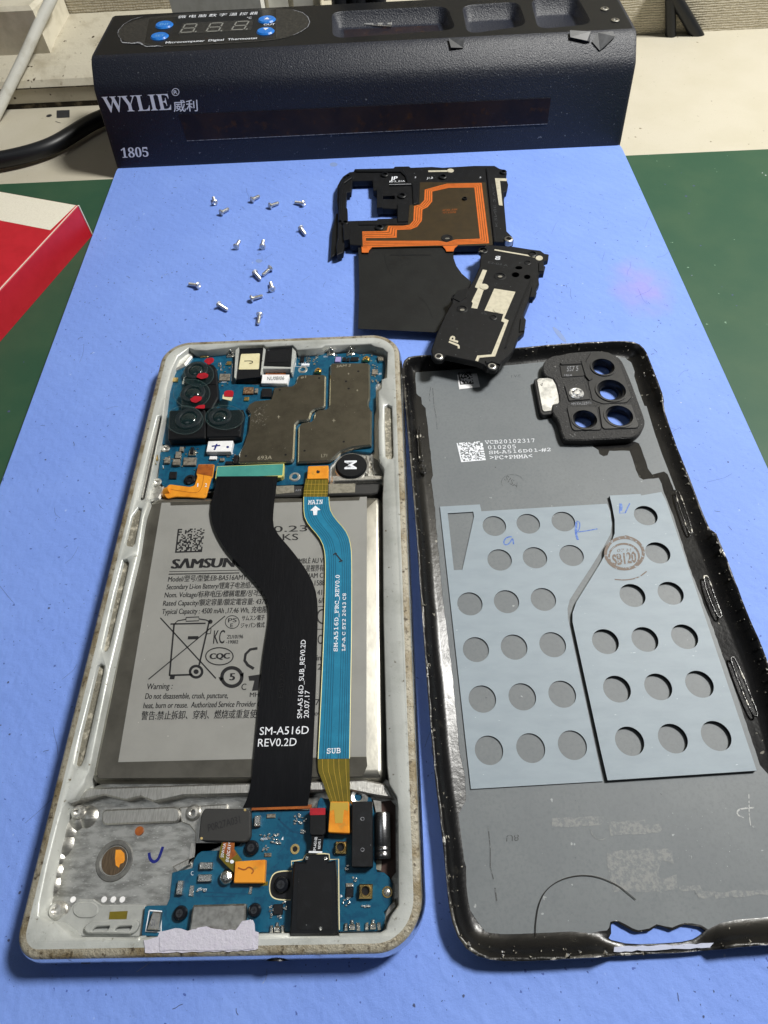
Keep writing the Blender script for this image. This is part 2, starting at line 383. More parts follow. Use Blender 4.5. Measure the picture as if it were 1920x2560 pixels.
MESHW = mk('frosted_grey_plate', S(164, 166, 164, .85), .5, noise=(5, S(140, 142, 140), .4, .7), bump=(20, .2, .01))
LBLC = mk('cream_label', S(214, 206, 168), .5, noise=(3, S(200, 190, 150), .45, .7))
PAPER = mk('torn_white_paper', S(196, 194, 208, .9), .8, noise=(6, S(184, 180, 196), .45, .7), bump=(16, .5, .03), speck=(7, S(130, 104, 70), .74))
BUZZ = mk('buzzer_black', S(46, 46, 46), .55, bump=(40, .15, .008))
CYLM = mk('motor_metal', (.30, .30, .31), .25, 1.0, noise=(9, (.5, .5, .5), .55, .7), stretch=(.6, 3, 1), bump=(40, .2, .01))
MAROON = mk('brown_tape', S(58, 36, 30), .5)
COVGREY = mk('grey_inner_coating', S(110, 115, 119, .92), .5, spec=.35, noise=[(.5, S(118, 123, 126, .92), .4, .75), (16, S(102, 107, 111, .92), .45, .8)], bump=(45, .08, .006),
             speck=[(6.1, S(150, 154, 156), .745), (9.7, S(70, 72, 74), .76)])
COVBLK = mk('glossy_black_cover', (.005, .005, .0055), .26, spec=.4, noise=[(2.2, (.02, .019, .017), .6, .75)], bump=[(1.6, .10, .04), (9, .22, .02)], speck=[(12, S(150, 146, 136), .735), (5, S(120, 118, 110), .73)])
COVRIM = mk('scuffed_cover_rim', (.014, .0135, .013), .3, .2, noise=[(6, (.40, .39, .36), .585, .65), (1.1, (.07, .067, .06), .5, .62)], bump=(9, .45, .04))
GLUE = mk('glue_residue', (.015, .015, .016), .16, spec=.7, noise=[(4, S(190, 186, 176), .56, .60)], bump=(6, .4, .05))
RESID = mk('adhesive_residue', S(132, 134, 134, .9), .6, noise=(15, S(110, 115, 119, .92), .42, .58), bump=(20, .3, .01))
PAD = mk('pale_blue_foam_pad', S(148, 160, 170, .9), .5, spec=.3, noise=[(1.2, S(141, 153, 163, .9), .4, .7)], stretch=(1, 3.2, 1), bump=(18, .12, .01), speck=(9, S(186, 196, 204), .76))
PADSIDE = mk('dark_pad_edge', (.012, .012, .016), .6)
BEZEL = mk('camera_bezel_plastic', S(30, 31, 34), .42, noise=(4, S(22, 23, 26), .4, .7))
BEZROUGH = mk('rough_bezel_adhesive', S(44, 44, 45), .55, bump=(19, 1.0, .05), speck=(19, S(130, 130, 130), .70))
SILVERPL = mk('scratched_silver_plate', (.62, .62, .60), .42, .7, noise=(3.2, (.38, .38, .37), .45, .6))
CLEAR = mk('clear_lens', (.85, .86, .88), .12, .6, noise=(9, (.2, .2, .22), .5, .6))
COILSUB = mk('dark_olive_coil_film', S(54, 43, 24), .42, noise=[(3, S(44, 35, 20), .4, .7), (16, S(70, 56, 32), .6, .8)])
COILO = mk('orange_coil_track', S(206, 106, 42, .95), .4, noise=(5, S(186, 92, 34), .45, .7))
GRAPH = mk('graphite_sheet', S(25, 27, 28), .46, spec=.4, noise=[(1.2, S(17, 18, 20), .4, .7), (18, S(34, 36, 38), .6, .75)], bump=(2, .15, .03))
ANT = mk('white_antenna_track', S(206, 200, 180, .9), .45, .15, noise=(7, S(186, 180, 160, .9), .45, .7))
HAIR = mk('dark_hair', (.012, .010, .008), .5)
LINT = mk('lint_fibre', S(70, 80, 116), .8, noise=(.8, S(190, 196, 200), .60, .62))
TAPEBK = mk('black_tape_scrap', S(44, 46, 50), .4, noise=(3, S(64, 66, 70), .5, .7))

# ---------------------------------------------------------------- the bench
ZT = -0.35
def surf(name, pts, z0, z1, m, label=None, cat=None, kind=None, bev=0, holes=()):
    b = MB(); b.slab(pts, z0, z1, holes, bev); o = b.build(name, m); return tag(o, label, cat, None, kind)
surf('table_top', [(-60, -10), (70, -10), (70, 39.4), (-60, 39.4)], -1.2, ZT - .06, CREAM, kind='structure')
b = MB(); b.slab([(-60, 39.4), (70, 39.4), (70, 40.4), (-60, 40.4)], -1.2, 60); tag(b.build('wall', WALLP), None, None, None, 'structure')
surf('cutting_mat', [(-45, -9), (55, -9), (55, 27.62), (-45, 27.62)], ZT - .056, ZT, GREEN, 'dark green cutting mat lying on the cream bench under everything', 'cutting mat')
mp = rnd([(-4.0, -4.5), (17.68, -4.5), (17.10, 27.95), (-4.47, 27.95)], .35)
work = surf('repair_mat', mp, ZT + .004, 0, MATBLUE, 'blue rubber repair mat under the open phone', 'mat', bev=.03)
SMUDGE = mk('grey_smudge', S(120, 142, 190), .6)
for q in (ell(S3, 715, 675, 22, 12, .003), ell(S3, 1215, 30, 26, 14, .003), chai(D4.poly([(1545, 1165), (1580, 1175), (1640, 1240), (1655, 1285), (1600, 1250)], 0), 2)):
    b = MB(); b.flat(q, .003); b.build('grey_smudge', SMUDGE, work)

# lint and crumbs strewn over the mats: nobody could count them
b = MB()
def fibre(c, ln, a, z, w):
    p = []; q = Vector(c)
    for k in range(4):
        p.append(q.copy()); a += random.uniform(-.5, .5); q += Vector((math.cos(a), math.sin(a))) * ln / 4
    b.stroke(p, w, z)
for k in range(90):
    fibre((random.uniform(-4, 17), random.uniform(-1.6, 26)), random.uniform(.3, 1.2), random.choice([.9, 1.2, 2.2]) + random.uniform(-.4, .4), .005, .006)
for k in range(420):
    x, y = random.uniform(-4, 17), random.uniform(-1.6, 27.4)
    if random.random() < .35: fibre((x, y), random.uniform(.08, .28), random.uniform(0, 6.3), .006, random.uniform(.008, .016))
    else: b.flat(jag(circ((x, y), random.uniform(.008, .028), 6), .008, 1), .006)
for k in range(90):
    x, y = random.choice([(random.uniform(-14, -5), random.uniform(8, 27.3)), (random.uniform(17.8, 26), random.uniform(8, 27.3))])
    b.flat(jag(circ((x, y), random.uniform(.012, .05), 6), .012, 1), ZT + .006)
tag(b.build('lint', LINT), None, None, None, 'stuff')

# left: grimy cable trunking along the wall
b = MB(); prof = [(34.55, ZT - .05), (34.55, .45), (34.75, .72), (35.4, 1.0), (37.2, 1.45), (39.38, 1.75)]
A = []
for x in (-40, 14.0):
    i0 = len(b.v); b.v += [Vector((x, y, z)) for y, z in prof] + [Vector((x, 39.38, ZT - .05))]; A.append(list(range(i0, len(b.v))))
b.bridge(A[0], A[1]); b.face(A[0][::-1]); b.face(A[1])
tr = b.build('cable_trunking', DUCT); tag(tr, 'grimy cream cable trunking along the wall behind the black heater', 'trunking')
b = MB(); b.quad3([(-40, 34.5, ZT - .05), (14, 34.5, ZT - .05), (14, 34.54, ZT + .16), (-40, 34.54, ZT + .16)]); b.build('gap_shadow_strip', DARKGAP, tr)  # dark strip put in for the shade in the gap below the trunking
b = MB()
for zz, yy in ((.46, 34.53),):
    b.tube([(-40, yy, zz), (14, yy, zz)], .022, 6)
b.build('seam', DARKGAP, tr)
# an outlet box on the trunking
o = MB(); bp = [on(p, (0, 36.4, 0), (0, 1, .45)) for p in [(-140, 88), (76, 75), (108, 22), (112, -14), (-140, -10)]]
xs0, xs1 = -16.0, bp[1].x
o.slab([(xs0, 36.3), (xs1, 36.3), (xs1 + .4, 39.3), (xs0, 39.3)], 1.2, 3.1, bev=.15)
ob = o.build('outlet_box', IVORY, org=(xs1 - 3, 37.8, 1.2)); tag(ob, 'ivory wall box with rounded edges mounted on the trunking', 'wall box')
b = MB(); P0 = (0, 33.9, .45); n_ = (0, 3.7, -4.6)
path = [on(p, P0, n_) for p in [(-40, 350), (-12, 290), (4, 258), (30, 205), (62, 140), (92, 72), (112, 30), (128, 0), (138, -30)]]
b.tube(chai(path, 2, False), .24, 12)
tag(b.build('white_cable', WCABLE, org=path[0]), 'white cable slanting up across the trunking beside the outlet box', 'cable')
b = MB(); b.flat(jag(H4.poly([(425, 828), (522, 824), (520, 880), (424, 885)], ZT - .05), .01, .2), ZT - .05)
b.flat(circ(H4.at(368, 867, ZT - .05).xy, .14, 10), ZT - .05); b.stroke([H4.at(u, v, 0).xy for u, v in [(385, 842), (405, 850), (425, 855)]], .03, ZT - .05)
tag(b.build('tape_scrap', TAPEBK), 'small dark tape square stuck on the cream bench behind the power cable', 'tape')
# heater power cable
b = MB(); pth = [H4.at(u, v, .1) for u, v in [(-260, 1215), (-100, 1200), (60, 1175), (240, 1132), (400, 1075), (540, 990), (660, 915), (760, 870), (900, 820)]]
b.tube([Vector((p.x, p.y, .02)) for p in chai(pth, 2, False)], .34, 14)
tag(b.build('power_cable', RUBBER, org=pth[3]), 'thick black power cable running into the left end of the heater', 'cable')
# right: two black cables hanging against the wall
for i, (pts, lab) in enumerate([([(1675, -60), (1676, 0), (1676.5, 60), (1676, 120)], 'black cable hanging straight down the wall right of the heater'),
                                ([(1660, -60), (1690, 0), (1718, 45), (1737, 78), (1755, 110)], 'black cable slanting down the wall to the bench edge')]):
    b = MB(); p3 = [on(p, (0, 39.1, 0), (0, 1, 0)) for p in pts]; b.tube(p3, .26 if i == 0 else .29, 12)
    tag(b.build('hanging_cable', RUBBER, org=p3[-1]), lab, 'cable', 'black cables on the wall')
# behind the heater, top edge of the picture
def behind(name, pxa, pxb, y, z0, z1, dy, m, label, cat, bev=.12):
    a = on(pxa, (0, y, 0), (0, 1, 0)).x; c = on(pxb, (0, y, 0), (0, 1, 0)).x
    b = MB(); b.slab([(a, y), (c, y), (c, y + dy), (a, y + dy)], z0, z1, bev=bev)
    return tag(b.build(name, m, org=((a + c) / 2, y, z0)), label, cat)
wb = behind('parts_box', (428, 20), (652, 10), 35.2, 1.2, 5.2, 2.6, WHITEPL, 'milky white plastic parts box behind the digital panel of the heater', 'box')
sp = behind('power_strip', (662, 20), (800, 5), 36.4, 1.2, 3.4, 2.4, IVORY, 'ivory power strip with two switches behind the heater', 'power strip')
for k in (0, 1):
    a = on((672 + 62 * k, 10), (0, 36.3, 0), (0, 1, 0)).x
    s_ = MB(); s_.slab([(a, 36.28), (a + .9, 36.28), (a + .9, 36.39), (a, 36.39)], 2.2, 3.2); s_.build('switch', WHITEPL, sp)
b = MB()
for k in range(5):
    x0 = on((850 + 24 * k, 10), (0, 36, 0), (0, 1, 0)).x
    b.tube([(x0, 35.6, 1.2), (x0 + .3 * (k % 2), 35.9, 3), (x0 + .6 - .3 * k, 36.4, 5.5)], .38, 10)
tag(b.build('cable_bundle', RUBBER, org=(x0, 36, 1.2)), 'bundle of black cables behind the wide tray of the heater', 'cables')
# ---------------------------------------------------------------- the black heater with its thermostat
ZH = 3.55
heat = empty('screen_heater', (6.3, 30.5, ZT), 'long black heater box with digital thermostat panel and parts trays on top', 'heater')
prof = [(27.80, ZT - .05), (27.79, .03), (27.80, .10), (28.40, 2.42), (28.50, 2.72), (28.66, 2.94), (29.14, 3.38), (29.34, 3.51), (29.52, ZH)]
XL, XR = -4.48, 17.1
b = MB(); rings = []
def hring(x, ins):
    i0 = len(b.v)
    b.v += [Vector((x, y + ins * (.9 if z > .5 else 1), z - (ins * .5 if z > 2.9 else 0))) for y, z in prof] + [Vector((x, 33.35 - ins, ZH - ins * .5)), Vector((x, 33.9 - ins, ZT - .05))]
    return list(range(i0, len(b.v)))
R_ = [hring(XL, .16), hring(XL + .05, .05), hring(XL + .16, 0), hring(XR - .16, 0), hring(XR - .05, .05), hring(XR, .16)]
np_ = len(prof)
for a, c in zip(R_, R_[1:]):
    for i in range(len(a)):
        j = (i + 1) % len(a)
        if i == np_ - 1 and a is R_[2]: continue      # the top is its own plate
        b.face((a[i], a[j], c[j], c[i]), 0, i < np_ - 1)
b.face(R_[0]); b.face(R_[-1][::-1])
b.build('housing', BLKTEX, heat, angle=.42)
PX_ = lambda pts, z: [at(p, z).xy for p in pts]
trays = [chai(PX_([(829, 29), (1118, 15), (1141, 74), (832, 96)], ZH), 3), chai(PX_([(1154, 13), (1297, 4), (1318, 64), (1168, 85)], ZH), 3),
         chai(PX_([(1326, -2), (1444, -8), (1482, 60), (1345, 73)], ZH), 3)]
trays = [rnd(PX_(q, ZH), .55, 6) for q in ([(829, 29), (1118, 15), (1141, 74), (832, 96)], [(1154, 13), (1297, 4), (1318, 64), (1168, 85)], [(1326, -2), (1444, -8), (1482, 60), (1345, 73)])]
b = MB(); outl = ccw([(XL + .16, 29.52), (XR - .16, 29.52), (XR - .16, 33.35), (XL + .16, 33.35)])
b.cap([b.loop(outl, ZH)] + [b.loop(ccw(t)[::-1], ZH) for t in trays])
b.build('top_plate', BLKSM, heat)
for k, t in enumerate(trays):
    t = ccw(t); b = MB()
    l0 = b.loop(t, ZH); l1 = b.loop(off(t, .04), ZH - .05); l2 = b.loop(off(t, .22), ZH - .46); l3 = b.loop(off(t, .34), ZH - .5)
    b.bridge(l0, l1, 0, True); b.bridge(l1, l2, 0, True); b.bridge(l2, l3, 0, True); b.cap([l3])
    tro = b.build('tray', BLKTEX, heat, angle=1.2)
    if k == 0:
        b = MB(); b.flat(off(t, .45), ZH - .495); b.build('tray_liner', TAPE, tro)
# thermostat panel on the top
pan = [(293, 82), (300, 68), (340, 50), (400, 40), (520, 30), (680, 21), (742, 24), (774, 45), (772, 66), (742, 86), (700, 100), (600, 108), (500, 113), (420, 118), (370, 113), (320, 108), (299, 96)]
pn = slab('thermostat_panel', chai(PX_(pan, ZH), 2), ZH - .02, ZH + .012, PANELGREY, heat)
b = MB(); b.flat(PX_([(373, 48), (690, 24), (690, 97), (600, 105), (400, 114), (362, 108)], ZH), ZH + .016); b.build('panel_face', PANELBLK, pn)
b = MB()
tp = H1.poly([(345, 255), (380, 320), (450, 325), (500, 315), (560, 350), (640, 345), (690, 352), (640, 352), (560, 356), (500, 326), (450, 332), (375, 326)], ZH)
b.flat(jag(tp, .02, .1), ZH + .02); b.build('torn_film', GREYINK, pn); b = MB()
b.stroke(H1.poly([(345, 255), (350, 230), (390, 185), (450, 150), (530, 128)], ZH), .02, ZH + .02); b.build('torn_film', GREYINK, pn); b = MB()
b.stroke([at((733 + u / 3, v / 3), ZH).xy for u, v in [(0, 268), (60, 240), (110, 205), (125, 170), (110, 130), (70, 98), (0, 78)]], .025, ZH + .02)
b.build('torn_film', GREYINK, pn)
b = MB(); b.flat(H1.poly([(795, 262), (1345, 230), (1365, 150), (835, 178)], ZH), ZH + .02)
dw = b.build('display', PANELGREY, heat)
for bl, br, tr_, tl in [((805, 252), (912, 247), (947, 180), (848, 184)), ((1000, 244), (1104, 240), (1142, 172), (1040, 176)), ((1190, 232), (1294, 228), (1336, 160), (1233, 164))]:
    b = MB(); q = [H1.at(u, v, ZH) for u, v in (bl, br, tr_, tl)]
    P = lambda s, t: ((q[0] * (1 - s) + q[1] * s) * (1 - t) + (q[3] * (1 - s) + q[2] * s) * t).xy
    for (x0, y0, x1, y1) in [(.12, 0, .88, .09), (.12, .455, .88, .545), (.12, .91, .88, 1), (0, .06, .11, .45), (.89, .06, 1, .45), (0, .55, .11, .94), (.89, .55, 1, .94)]:
        b.flat([P(x0, y0), P(x1, y0), P(x1, y1), P(x0, y1)], ZH + .025)
    b.flat([P(1.08, 0), P(1.2, 0), P(1.2, .12), P(1.08, .12)], ZH + .025)
    b.build('digit', SEG, dw)
for (u, v), ch in [((690, 183), 'ENT'), ((655, 268), 'SET'), ((1460, 143), '▲'), ((1450, 230), '▼')]:
    c = H1.at(u, v, ZH + .05); e = H1.at(u + 68, v - 3, ZH + .05); g = H1.at(u, v + 27, ZH + .05)
    bt = slab('button', circ(c.xy, (e - c).length, 28, (g - c).length), ZH, ZH + .07, BTNBLUE, heat, bev=.05)
    b = MB()
    if len(ch) > 1: text(b, H1, ch, ZH + .076, (u - 34, v + 6), (u + 34, v + 3), (6, -13))
    else: text(b, H1, ch, ZH + .076, (u - 20, v + (2 if ch == '▲' else -4)), (u + 22, v + (1 if ch == '▲' else -5)), (3, -16), bbox=True)
    b.build('button_mark', WHITEINK if len(ch) == 1 else mk('pale_blue_ink', S(120, 180, 230), .5), bt)
b = MB()
text(b, H1, '微电脑数字温控器', ZH + .022, (790, 138), (1390, 108), (10, -22), bbox=True, spacing=1.35)
text(b, H1, 'Microcomputer  Digital  Thermostat', ZH + .022, (700, 326), (1388, 291), (5, -14), bold=.01)
text(b, H1, 'OUT', ZH + .022, (1436, 190), (1520, 187), (3, -12), bold=.01)
text(b, H1, '°C', ZH + .022, (1310, 142), (1345, 140), (3, -14))
b.build('panel_lettering', WHITEINK, pn)
# front face: lettering and the brown tape strip
FP0, FN = (0, 27.80, .10), Vector((0, 2.32, -.60))
def front(V, u, v, lift=.012):
    p = on(V.px(u, v), FP0, FN); return p - FN.normalized() * lift
b = MB()
def ftext(s, pts, **k): text3(b, s, [front(H1, u, v) for u, v in pts], 0, **k)
ftext('𝐖𝐘𝐋𝐈𝐄', [(250, 845), (752, 825), (724, 703), (222, 727)], bbox=True)
ftext('威利', [(765, 840), (945, 834), (939, 745), (757, 752)], bbox=True, bold=.008)
ftext('𝟏𝟖𝟎𝟓', [(375, 1184), (578, 1174), (566, 1101), (364, 1108)], bbox=True)
ftext('R', [(764, 705), (793, 703), (789, 676), (762, 678)], bold=.01)
ring = [front(H1, 777 + 29 * math.cos(a), 690 + 29 * math.sin(a)) for a in [2 * math.pi * k / 24 for k in range(24)]]
rin = [front(H1, 777 + 24 * math.cos(a), 690 + 24 * math.sin(a)) for a in [2 * math.pi * k / 24 for k in range(24)]]
i0 = len(b.v); b.v += ring + rin
for k in range(24): b.face((i0 + k, i0 + (k + 1) % 24, i0 + 24 + (k + 1) % 24, i0 + 24 + k))
b.build('front_lettering', mk('printed_white_ink', S(222, 224, 232), .5), heat)
b = MB()
tq = [(447, 287), (467.5, 352.5), (1368.5, 310), (1377, 245)]
lo = [front(PX, u, v, .0) for u, v in tq]; hi = [front(PX, u, v, .02) for u, v in tq]
i0 = len(b.v); b.v += lo + hi
b.face([i0 + 4, i0 + 5, i0 + 6, i0 + 7])
for k in range(4): b.face((i0 + k, i0 + (k + 1) % 4, i0 + 4 + (k + 1) % 4, i0 + 4 + k))
tp_ = b.build('heat_tape_strip', TAPE, heat)
b = MB(); a, c = front(PX, 467.5, 352.5, .022), front(PX, 1368.5, 310, .022); a2, c2 = front(PX, 467.5, 351.2, .022), front(PX, 1368.5, 308.8, .022)
b.quad3([a, c, c2, a2]); b.build('tape_edge', GREYINK, tp_)
for u, v in [(675, 70), (755, 155)]:
    c = H3.at(u, v, ZH); b = MB(); b.lathe((c.x, c.y, ZH), [(0, .17), (.03, .17), (.05, .13), (.05, .09), (.01, .07)], 14); b.build('screw', STEELD, heat)
# scraps of black tape on the slanted top edge
BP0, BN = Vector((0, 28.66, 2.94)), Vector((0, .44, -.48))
def bevp(p, lift): q = on(p, BP0, BN); return q - BN.normalized() * lift
for pts, lab in [([(1424, 77), (1476, 80), (1474, 106), (1466, 105), (1424, 96)], 'flat black tape scrap on the slanted edge of the heater beside the folded one'),
                 ([(1479, 105), (1494, 83), (1532, 79), (1536, 94), (1512, 118), (1499, 128)], 'folded diamond shaped black tape scrap near the right end of the heater'),
                 ([(1121, 96), (1160, 98), (1158, 121), (1127, 122)], 'crumpled black tape bit on the slanted edge below the parts trays')]:
    b = MB(); n = len(pts); i0 = len(b.v); b.v += [bevp(p, .015) for p in pts] + [bevp(p, .04 + (.05 if k in (3, 4) else 0)) for k, p in enumerate(pts)]
    b.face(range(i0 + n, i0 + 2 * n))
    for k in range(n): b.face((i0 + k, i0 + (k + 1) % n, i0 + n + (k + 1) % n, i0 + n + k))
    tag(b.build('tape_scrap', TAPEBK, org=bevp(pts[0], .015)), lab, 'tape', 'black tape scraps on the heater')
# small steel parts left in the wide tray
ZTR = ZH - .49
def screw_mesh():
    h = MB(); h.lathe((0, 0, 0), [(-.015, .055), (0, .095), (.03, .105), (.055, .085), (.062, .045), (.045, .03)], 18, axis='X')
    s_ = MB(); pr = []
    for k in range(15):
        x = -.015 - .3 * k / 14; pr.append((x, .056 if k % 2 else .044))
    pr.append((-.33, .03)); s_.lathe((0, 0, 0), pr[::-1], 14, axis='X'); return h, s_
_h, _s = screw_mesh(); SCREW = {}
def screw(loc, direction, label, group):
    """head at loc, shank pointing along -direction"""
    o = empty('screw', loc, label, 'screw', group)
    q = Vector(direction).to_track_quat('X', 'Z'); o.rotation_mode = 'XYZ'; o.rotation_euler = q.to_euler(); o.scale = (1.18, 1.18, 1.18)
    if not SCREW:
        ORG[o.name] = Vector((0, 0, 0)); SCREW['head'] = _h.build('head', STEEL, o); SCREW['shank'] = _s.build('shank', STEEL, o)
    else:
        for k in ('head', 'shank'):
            c = SCREW[k].copy(); COL.objects.link(c); c.parent = o
    return o
def lay_screw(V, hd, tp, z0, label, group, full=.42):
    H = V.at(hd[0], hd[1], z0 + .11); T = V.at(tp[0], tp[1], z0 + .06); d = (H - T); ln = d.xy.length
    if ln < full * .82:
        H = V.at(hd[0], hd[1], z0 + .10); T = Vector((*(H.xy - d.xy.normalized() * ln), z0 + .10 + math.sqrt(full ** 2 - ln ** 2) * .75)); d = H - T
    else: d = Vector((d.x, d.y, .04))
    return screw(H, d, label, group)
lay_screw(H2, (820, 110), (816, 165), ZTR, 'silver screw in the wide heater tray, between the clip and the nut', 'screws left in the heater tray')
lay_screw(H2, (1140, 100), (1112, 150), ZTR, 'silver screw at the right end of the wide heater tray', 'screws left in the heater tray')
c = H2.at(930, 150, ZTR); b = MB(); b.lathe((c.x, c.y, ZTR + .006), [(0, .09), (.06, .11), (.12, .08), (.13, .04)], 12)
tag(b.build('steel_nut', STEEL, org=(c.x, c.y, ZTR)), 'tiny shiny steel nut in the wide heater tray', 'nut')
b = MB()
for x0, x1 in ((530, 600), (632, 668), (705, 738)):
    b.slab(H2.poly([(x0, 196), (x1, 198), (x1 + 6, 170), (x0 + 6, 170)], ZTR), ZTR + .006, ZTR + .09, bev=.02)
b.slab(H2.poly([(570, 198), (735, 208), (735, 203), (570, 193)], ZTR), ZTR + .006, ZTR + .05)
b.slab(H2.poly([(640, 184), (730, 182), (730, 178), (640, 180)], ZTR), ZTR + .006, ZTR + .05)
tag(b.build('metal_clip', STEEL, org=H2.at(600, 190, ZTR)), 'thin bent silver clip lying in the wide heater tray', 'clip')

# ---------------------------------------------------------------- red and white carton at the left
zc = .93; rot_pts = [(-480, 640), (480, 275), (0, 0)]
e1 = RB.at(480, 275, zc); e0 = RB.at(0, 793, zc); dirc = (e0 - e1).xy.normalized(); perp = Vector((dirc.y, -dirc.x))
if perp.x > 0: perp = -perp
w0 = RB.at(0, 185, zc).xy; w1 = RB.at(400, 256, zc).xy; dback = (w0 - w1).normalized()
A0 = e1.xy; A1 = A0 + dirc * 16; B1_ = A1 + dback * 14; B0 = A0 + dback * 14
car = empty('carton', (A0.x - 4, A0.y - 4, ZT), 'red and white card box lying on the green mat beside the blue mat', 'box')
slab('card_body', [A0, A1, B1_, B0], ZT + .004, zc, RED, car, bev=.05)
wl0 = RB.at(318, 433, zc).xy; s1 = (RB.at(0, 370, zc).xy - RB.at(300, 428, zc).xy).normalized()
b = MB(); b.flat([A0 + (dback - dirc) * -.06 + dback * .12, wl0 + dback * .06, wl0 + s1 * 14, B0 - dirc * -.06], zc + .004)
cb = b.build('white_panel', CARDW, car)
b = MB(); b.stroke([A0 + dback * .02 + dirc * .05, A1 + dback * .02], .05, zc - .012); b.build('worn_fold', CARDW, car)
b = MB(); q0 = Vector((A0.x, A0.y, zc)); nrm = Vector((-dback.x, -dback.y, 0))
tube_p = [Vector((A0.x, A0.y, zc - .03)), Vector((A0.x, A0.y, (zc + ZT) / 2)), Vector((A0.x, A0.y, ZT + .03))]
b.tube(tube_p, .035, 6); b.build('worn_edge', CARDW, car)
# ---------------------------------------------------------------- the opened phone
ph = empty('phone', (3.68, 7.9, 0), 'opened phone with white frame showing grey battery, circuit boards and ribbon cables', 'phone')
ZF = .80
cav = []
cav += V3.poly([(300, 425), (345, 330), (425, 268), (470, 285), (560, 285), (765, 260), (805, 249), (985, 245), (1005, 262), (1205, 247), (1240, 285), (1425, 268), (1450, 250), (1640, 245)], ZF)
cav += V4.poly([(440, 238), (465, 255), (530, 270), (565, 300), (560, 490), (522, 502), (520, 570), (495, 592), (500, 790), (495, 820), (500, 1100), (540, 1180), (535, 1240), (528, 1400)], ZF)
cav += [at(p, ZF).xy for p in [(958, 1541), (967, 1915), (972, 1960), (991, 1992), (994, 2020), (995, 2235), (996, 2262), (978, 2288), (967, 2310), (966, 2322), (950, 2332)]]
cav += V2.poly([(740, 1003), (740, 1020), (370, 1022), (362, 1000), (150, 1003), (0, 1010)], ZF)
cav += V1.poly([(1080, 1030), (1050, 1040), (1050, 1020), (1000, 1035), (540, 1030), (500, 985), (420, 915), (330, 905), (290, 862), (300, 770), (360, 480), (440, 160), (470, 60), (500, 12), (560, -12)], ZF)
cav += V8.poly([(335, 2150), (345, 2105), (372, 2070), (520, 1330), (740, 425), (780, 160), (820, 45), (800, 28)], ZF)
cav += V3.poly([(105, 1420), (235, 775), (262, 560)], ZF)
cav = ccw(cav)
def slot(V, pts): return V.poly(pts, ZF)
slots = [slot(V8, [(735, 85), (760, 95), (710, 350), (690, 378), (650, 372), (640, 350), (690, 150)]),
         slot(V8, [(620, 480), (650, 474), (665, 500), (655, 560), (520, 1120), (500, 1160), (475, 1168), (465, 1140), (560, 720)]),
         slot(V8, [(430, 1270), (455, 1258), (480, 1275), (470, 1340), (330, 1960), (305, 2020), (275, 2030), (258, 2005), (300, 1800)]),
         slot(V4, [(545, 705), (570, 692), (598, 705), (603, 850), (610, 1080), (600, 1098), (565, 1098), (551, 1080), (545, 850)]),
         slot(V3, [(190, 780), (215, 772), (222, 800), (180, 980), (90, 1400), (55, 1412), (50, 1390), (130, 1020)])]
b = MB()
def fr(ins, r): return rrect(ins, ins, 7.36 - ins, 15.86 - ins, (.86 - ins, .88 - ins, .84 - ins, .45 - ins), 12)
Ls = [b.loop(fr(i, .88), z) for i, z in [(.14, .03), (.03, .12), (-.075, .36), (-.08, .50), (-.045, .66), (0, .76), (.03, .79), (.06, .80), (.15, .802)]]
for i, (a, c) in enumerate(zip(Ls, Ls[1:])): b.bridge(a, c, 1 if i < 5 else 2, True)
hl = []
for h in [cav] + slots:
    h = ccw(h); t = b.loop(off(h, -.03)[::-1], .802); m_ = b.loop(h[::-1], .77); l = b.loop(h[::-1], .20)
    b.bridge(m_, t, 0, True); b.bridge(l, m_, 0); hl.append(t)
b.cap([Ls[-1]] + hl, 0); b.cap([Ls[0]], 1, up=False)
frame = b.build('frame', [FRAMEP, CHROME, FRAMED], ph, angle=.9)
for k, s_ in enumerate(slots):
    slab('slot_floor', off(ccw(s_), -.01), .56, (.72, .68, .69, .70, .62)[k], SLOTM if k < 4 else ALUD, frame)
# button springs in the upper left slot
for pts in ([(200, 790), (210, 792), (80, 1395), (68, 1390)], [(178, 1000), (190, 1003), (185, 1030), (172, 1028)]):
    slab('button_spring', V3.poly(pts, .70), .63, .72, STEEL, frame, bev=.01)
b = MB(); b.tube([V3.at(u, v, .68) for u, v in [(160, 1085), (185, 1075), (190, 1110), (165, 1115), (175, 1145)]], .035, 7); b.build('button_contact', GOLD, frame)
for p0, p1, w in [((80, 2413), (93, 2416), .0), ((281, 2), (0, 0), 0)]: pass
b = MB()
for x in (1.16, 6.05): b.slab([(x, -.083), (x + .16, -.083), (x + .16, .02), (x, .02)], .34, .53)
b.build('antenna_break', mk('grey_antenna_break', S(110, 110, 116), .6), frame)
b = MB(); b.lathe((4.72, -.06, .42), [(-.03, .21), (.04, .20), (.045, .15), (.05, .14)], 20, axis='Y')
b.build('jack_opening', BLKDEEP, frame)
# screen slab and metal floor
slab('screen_back', rrect(.2, .2, 7.16, 15.66, .75), .01, .20, ALUD, ph)
slab('metal_floor', rrect(.22, .22, 7.14, 3.0, .7), .201, .34, ALU, ph)
slab('metal_shelf', [(.25, 10.28), (7.1, 10.35), (7.1, 15.6), (.25, 15.6)], .201, .42, ALUB, ph)
slab('battery_bay', [(.3, 2.7), (7.0, 2.7), (7.0, 10.3), (.3, 10.3)], .202, .24, BLKDEEP, ph)

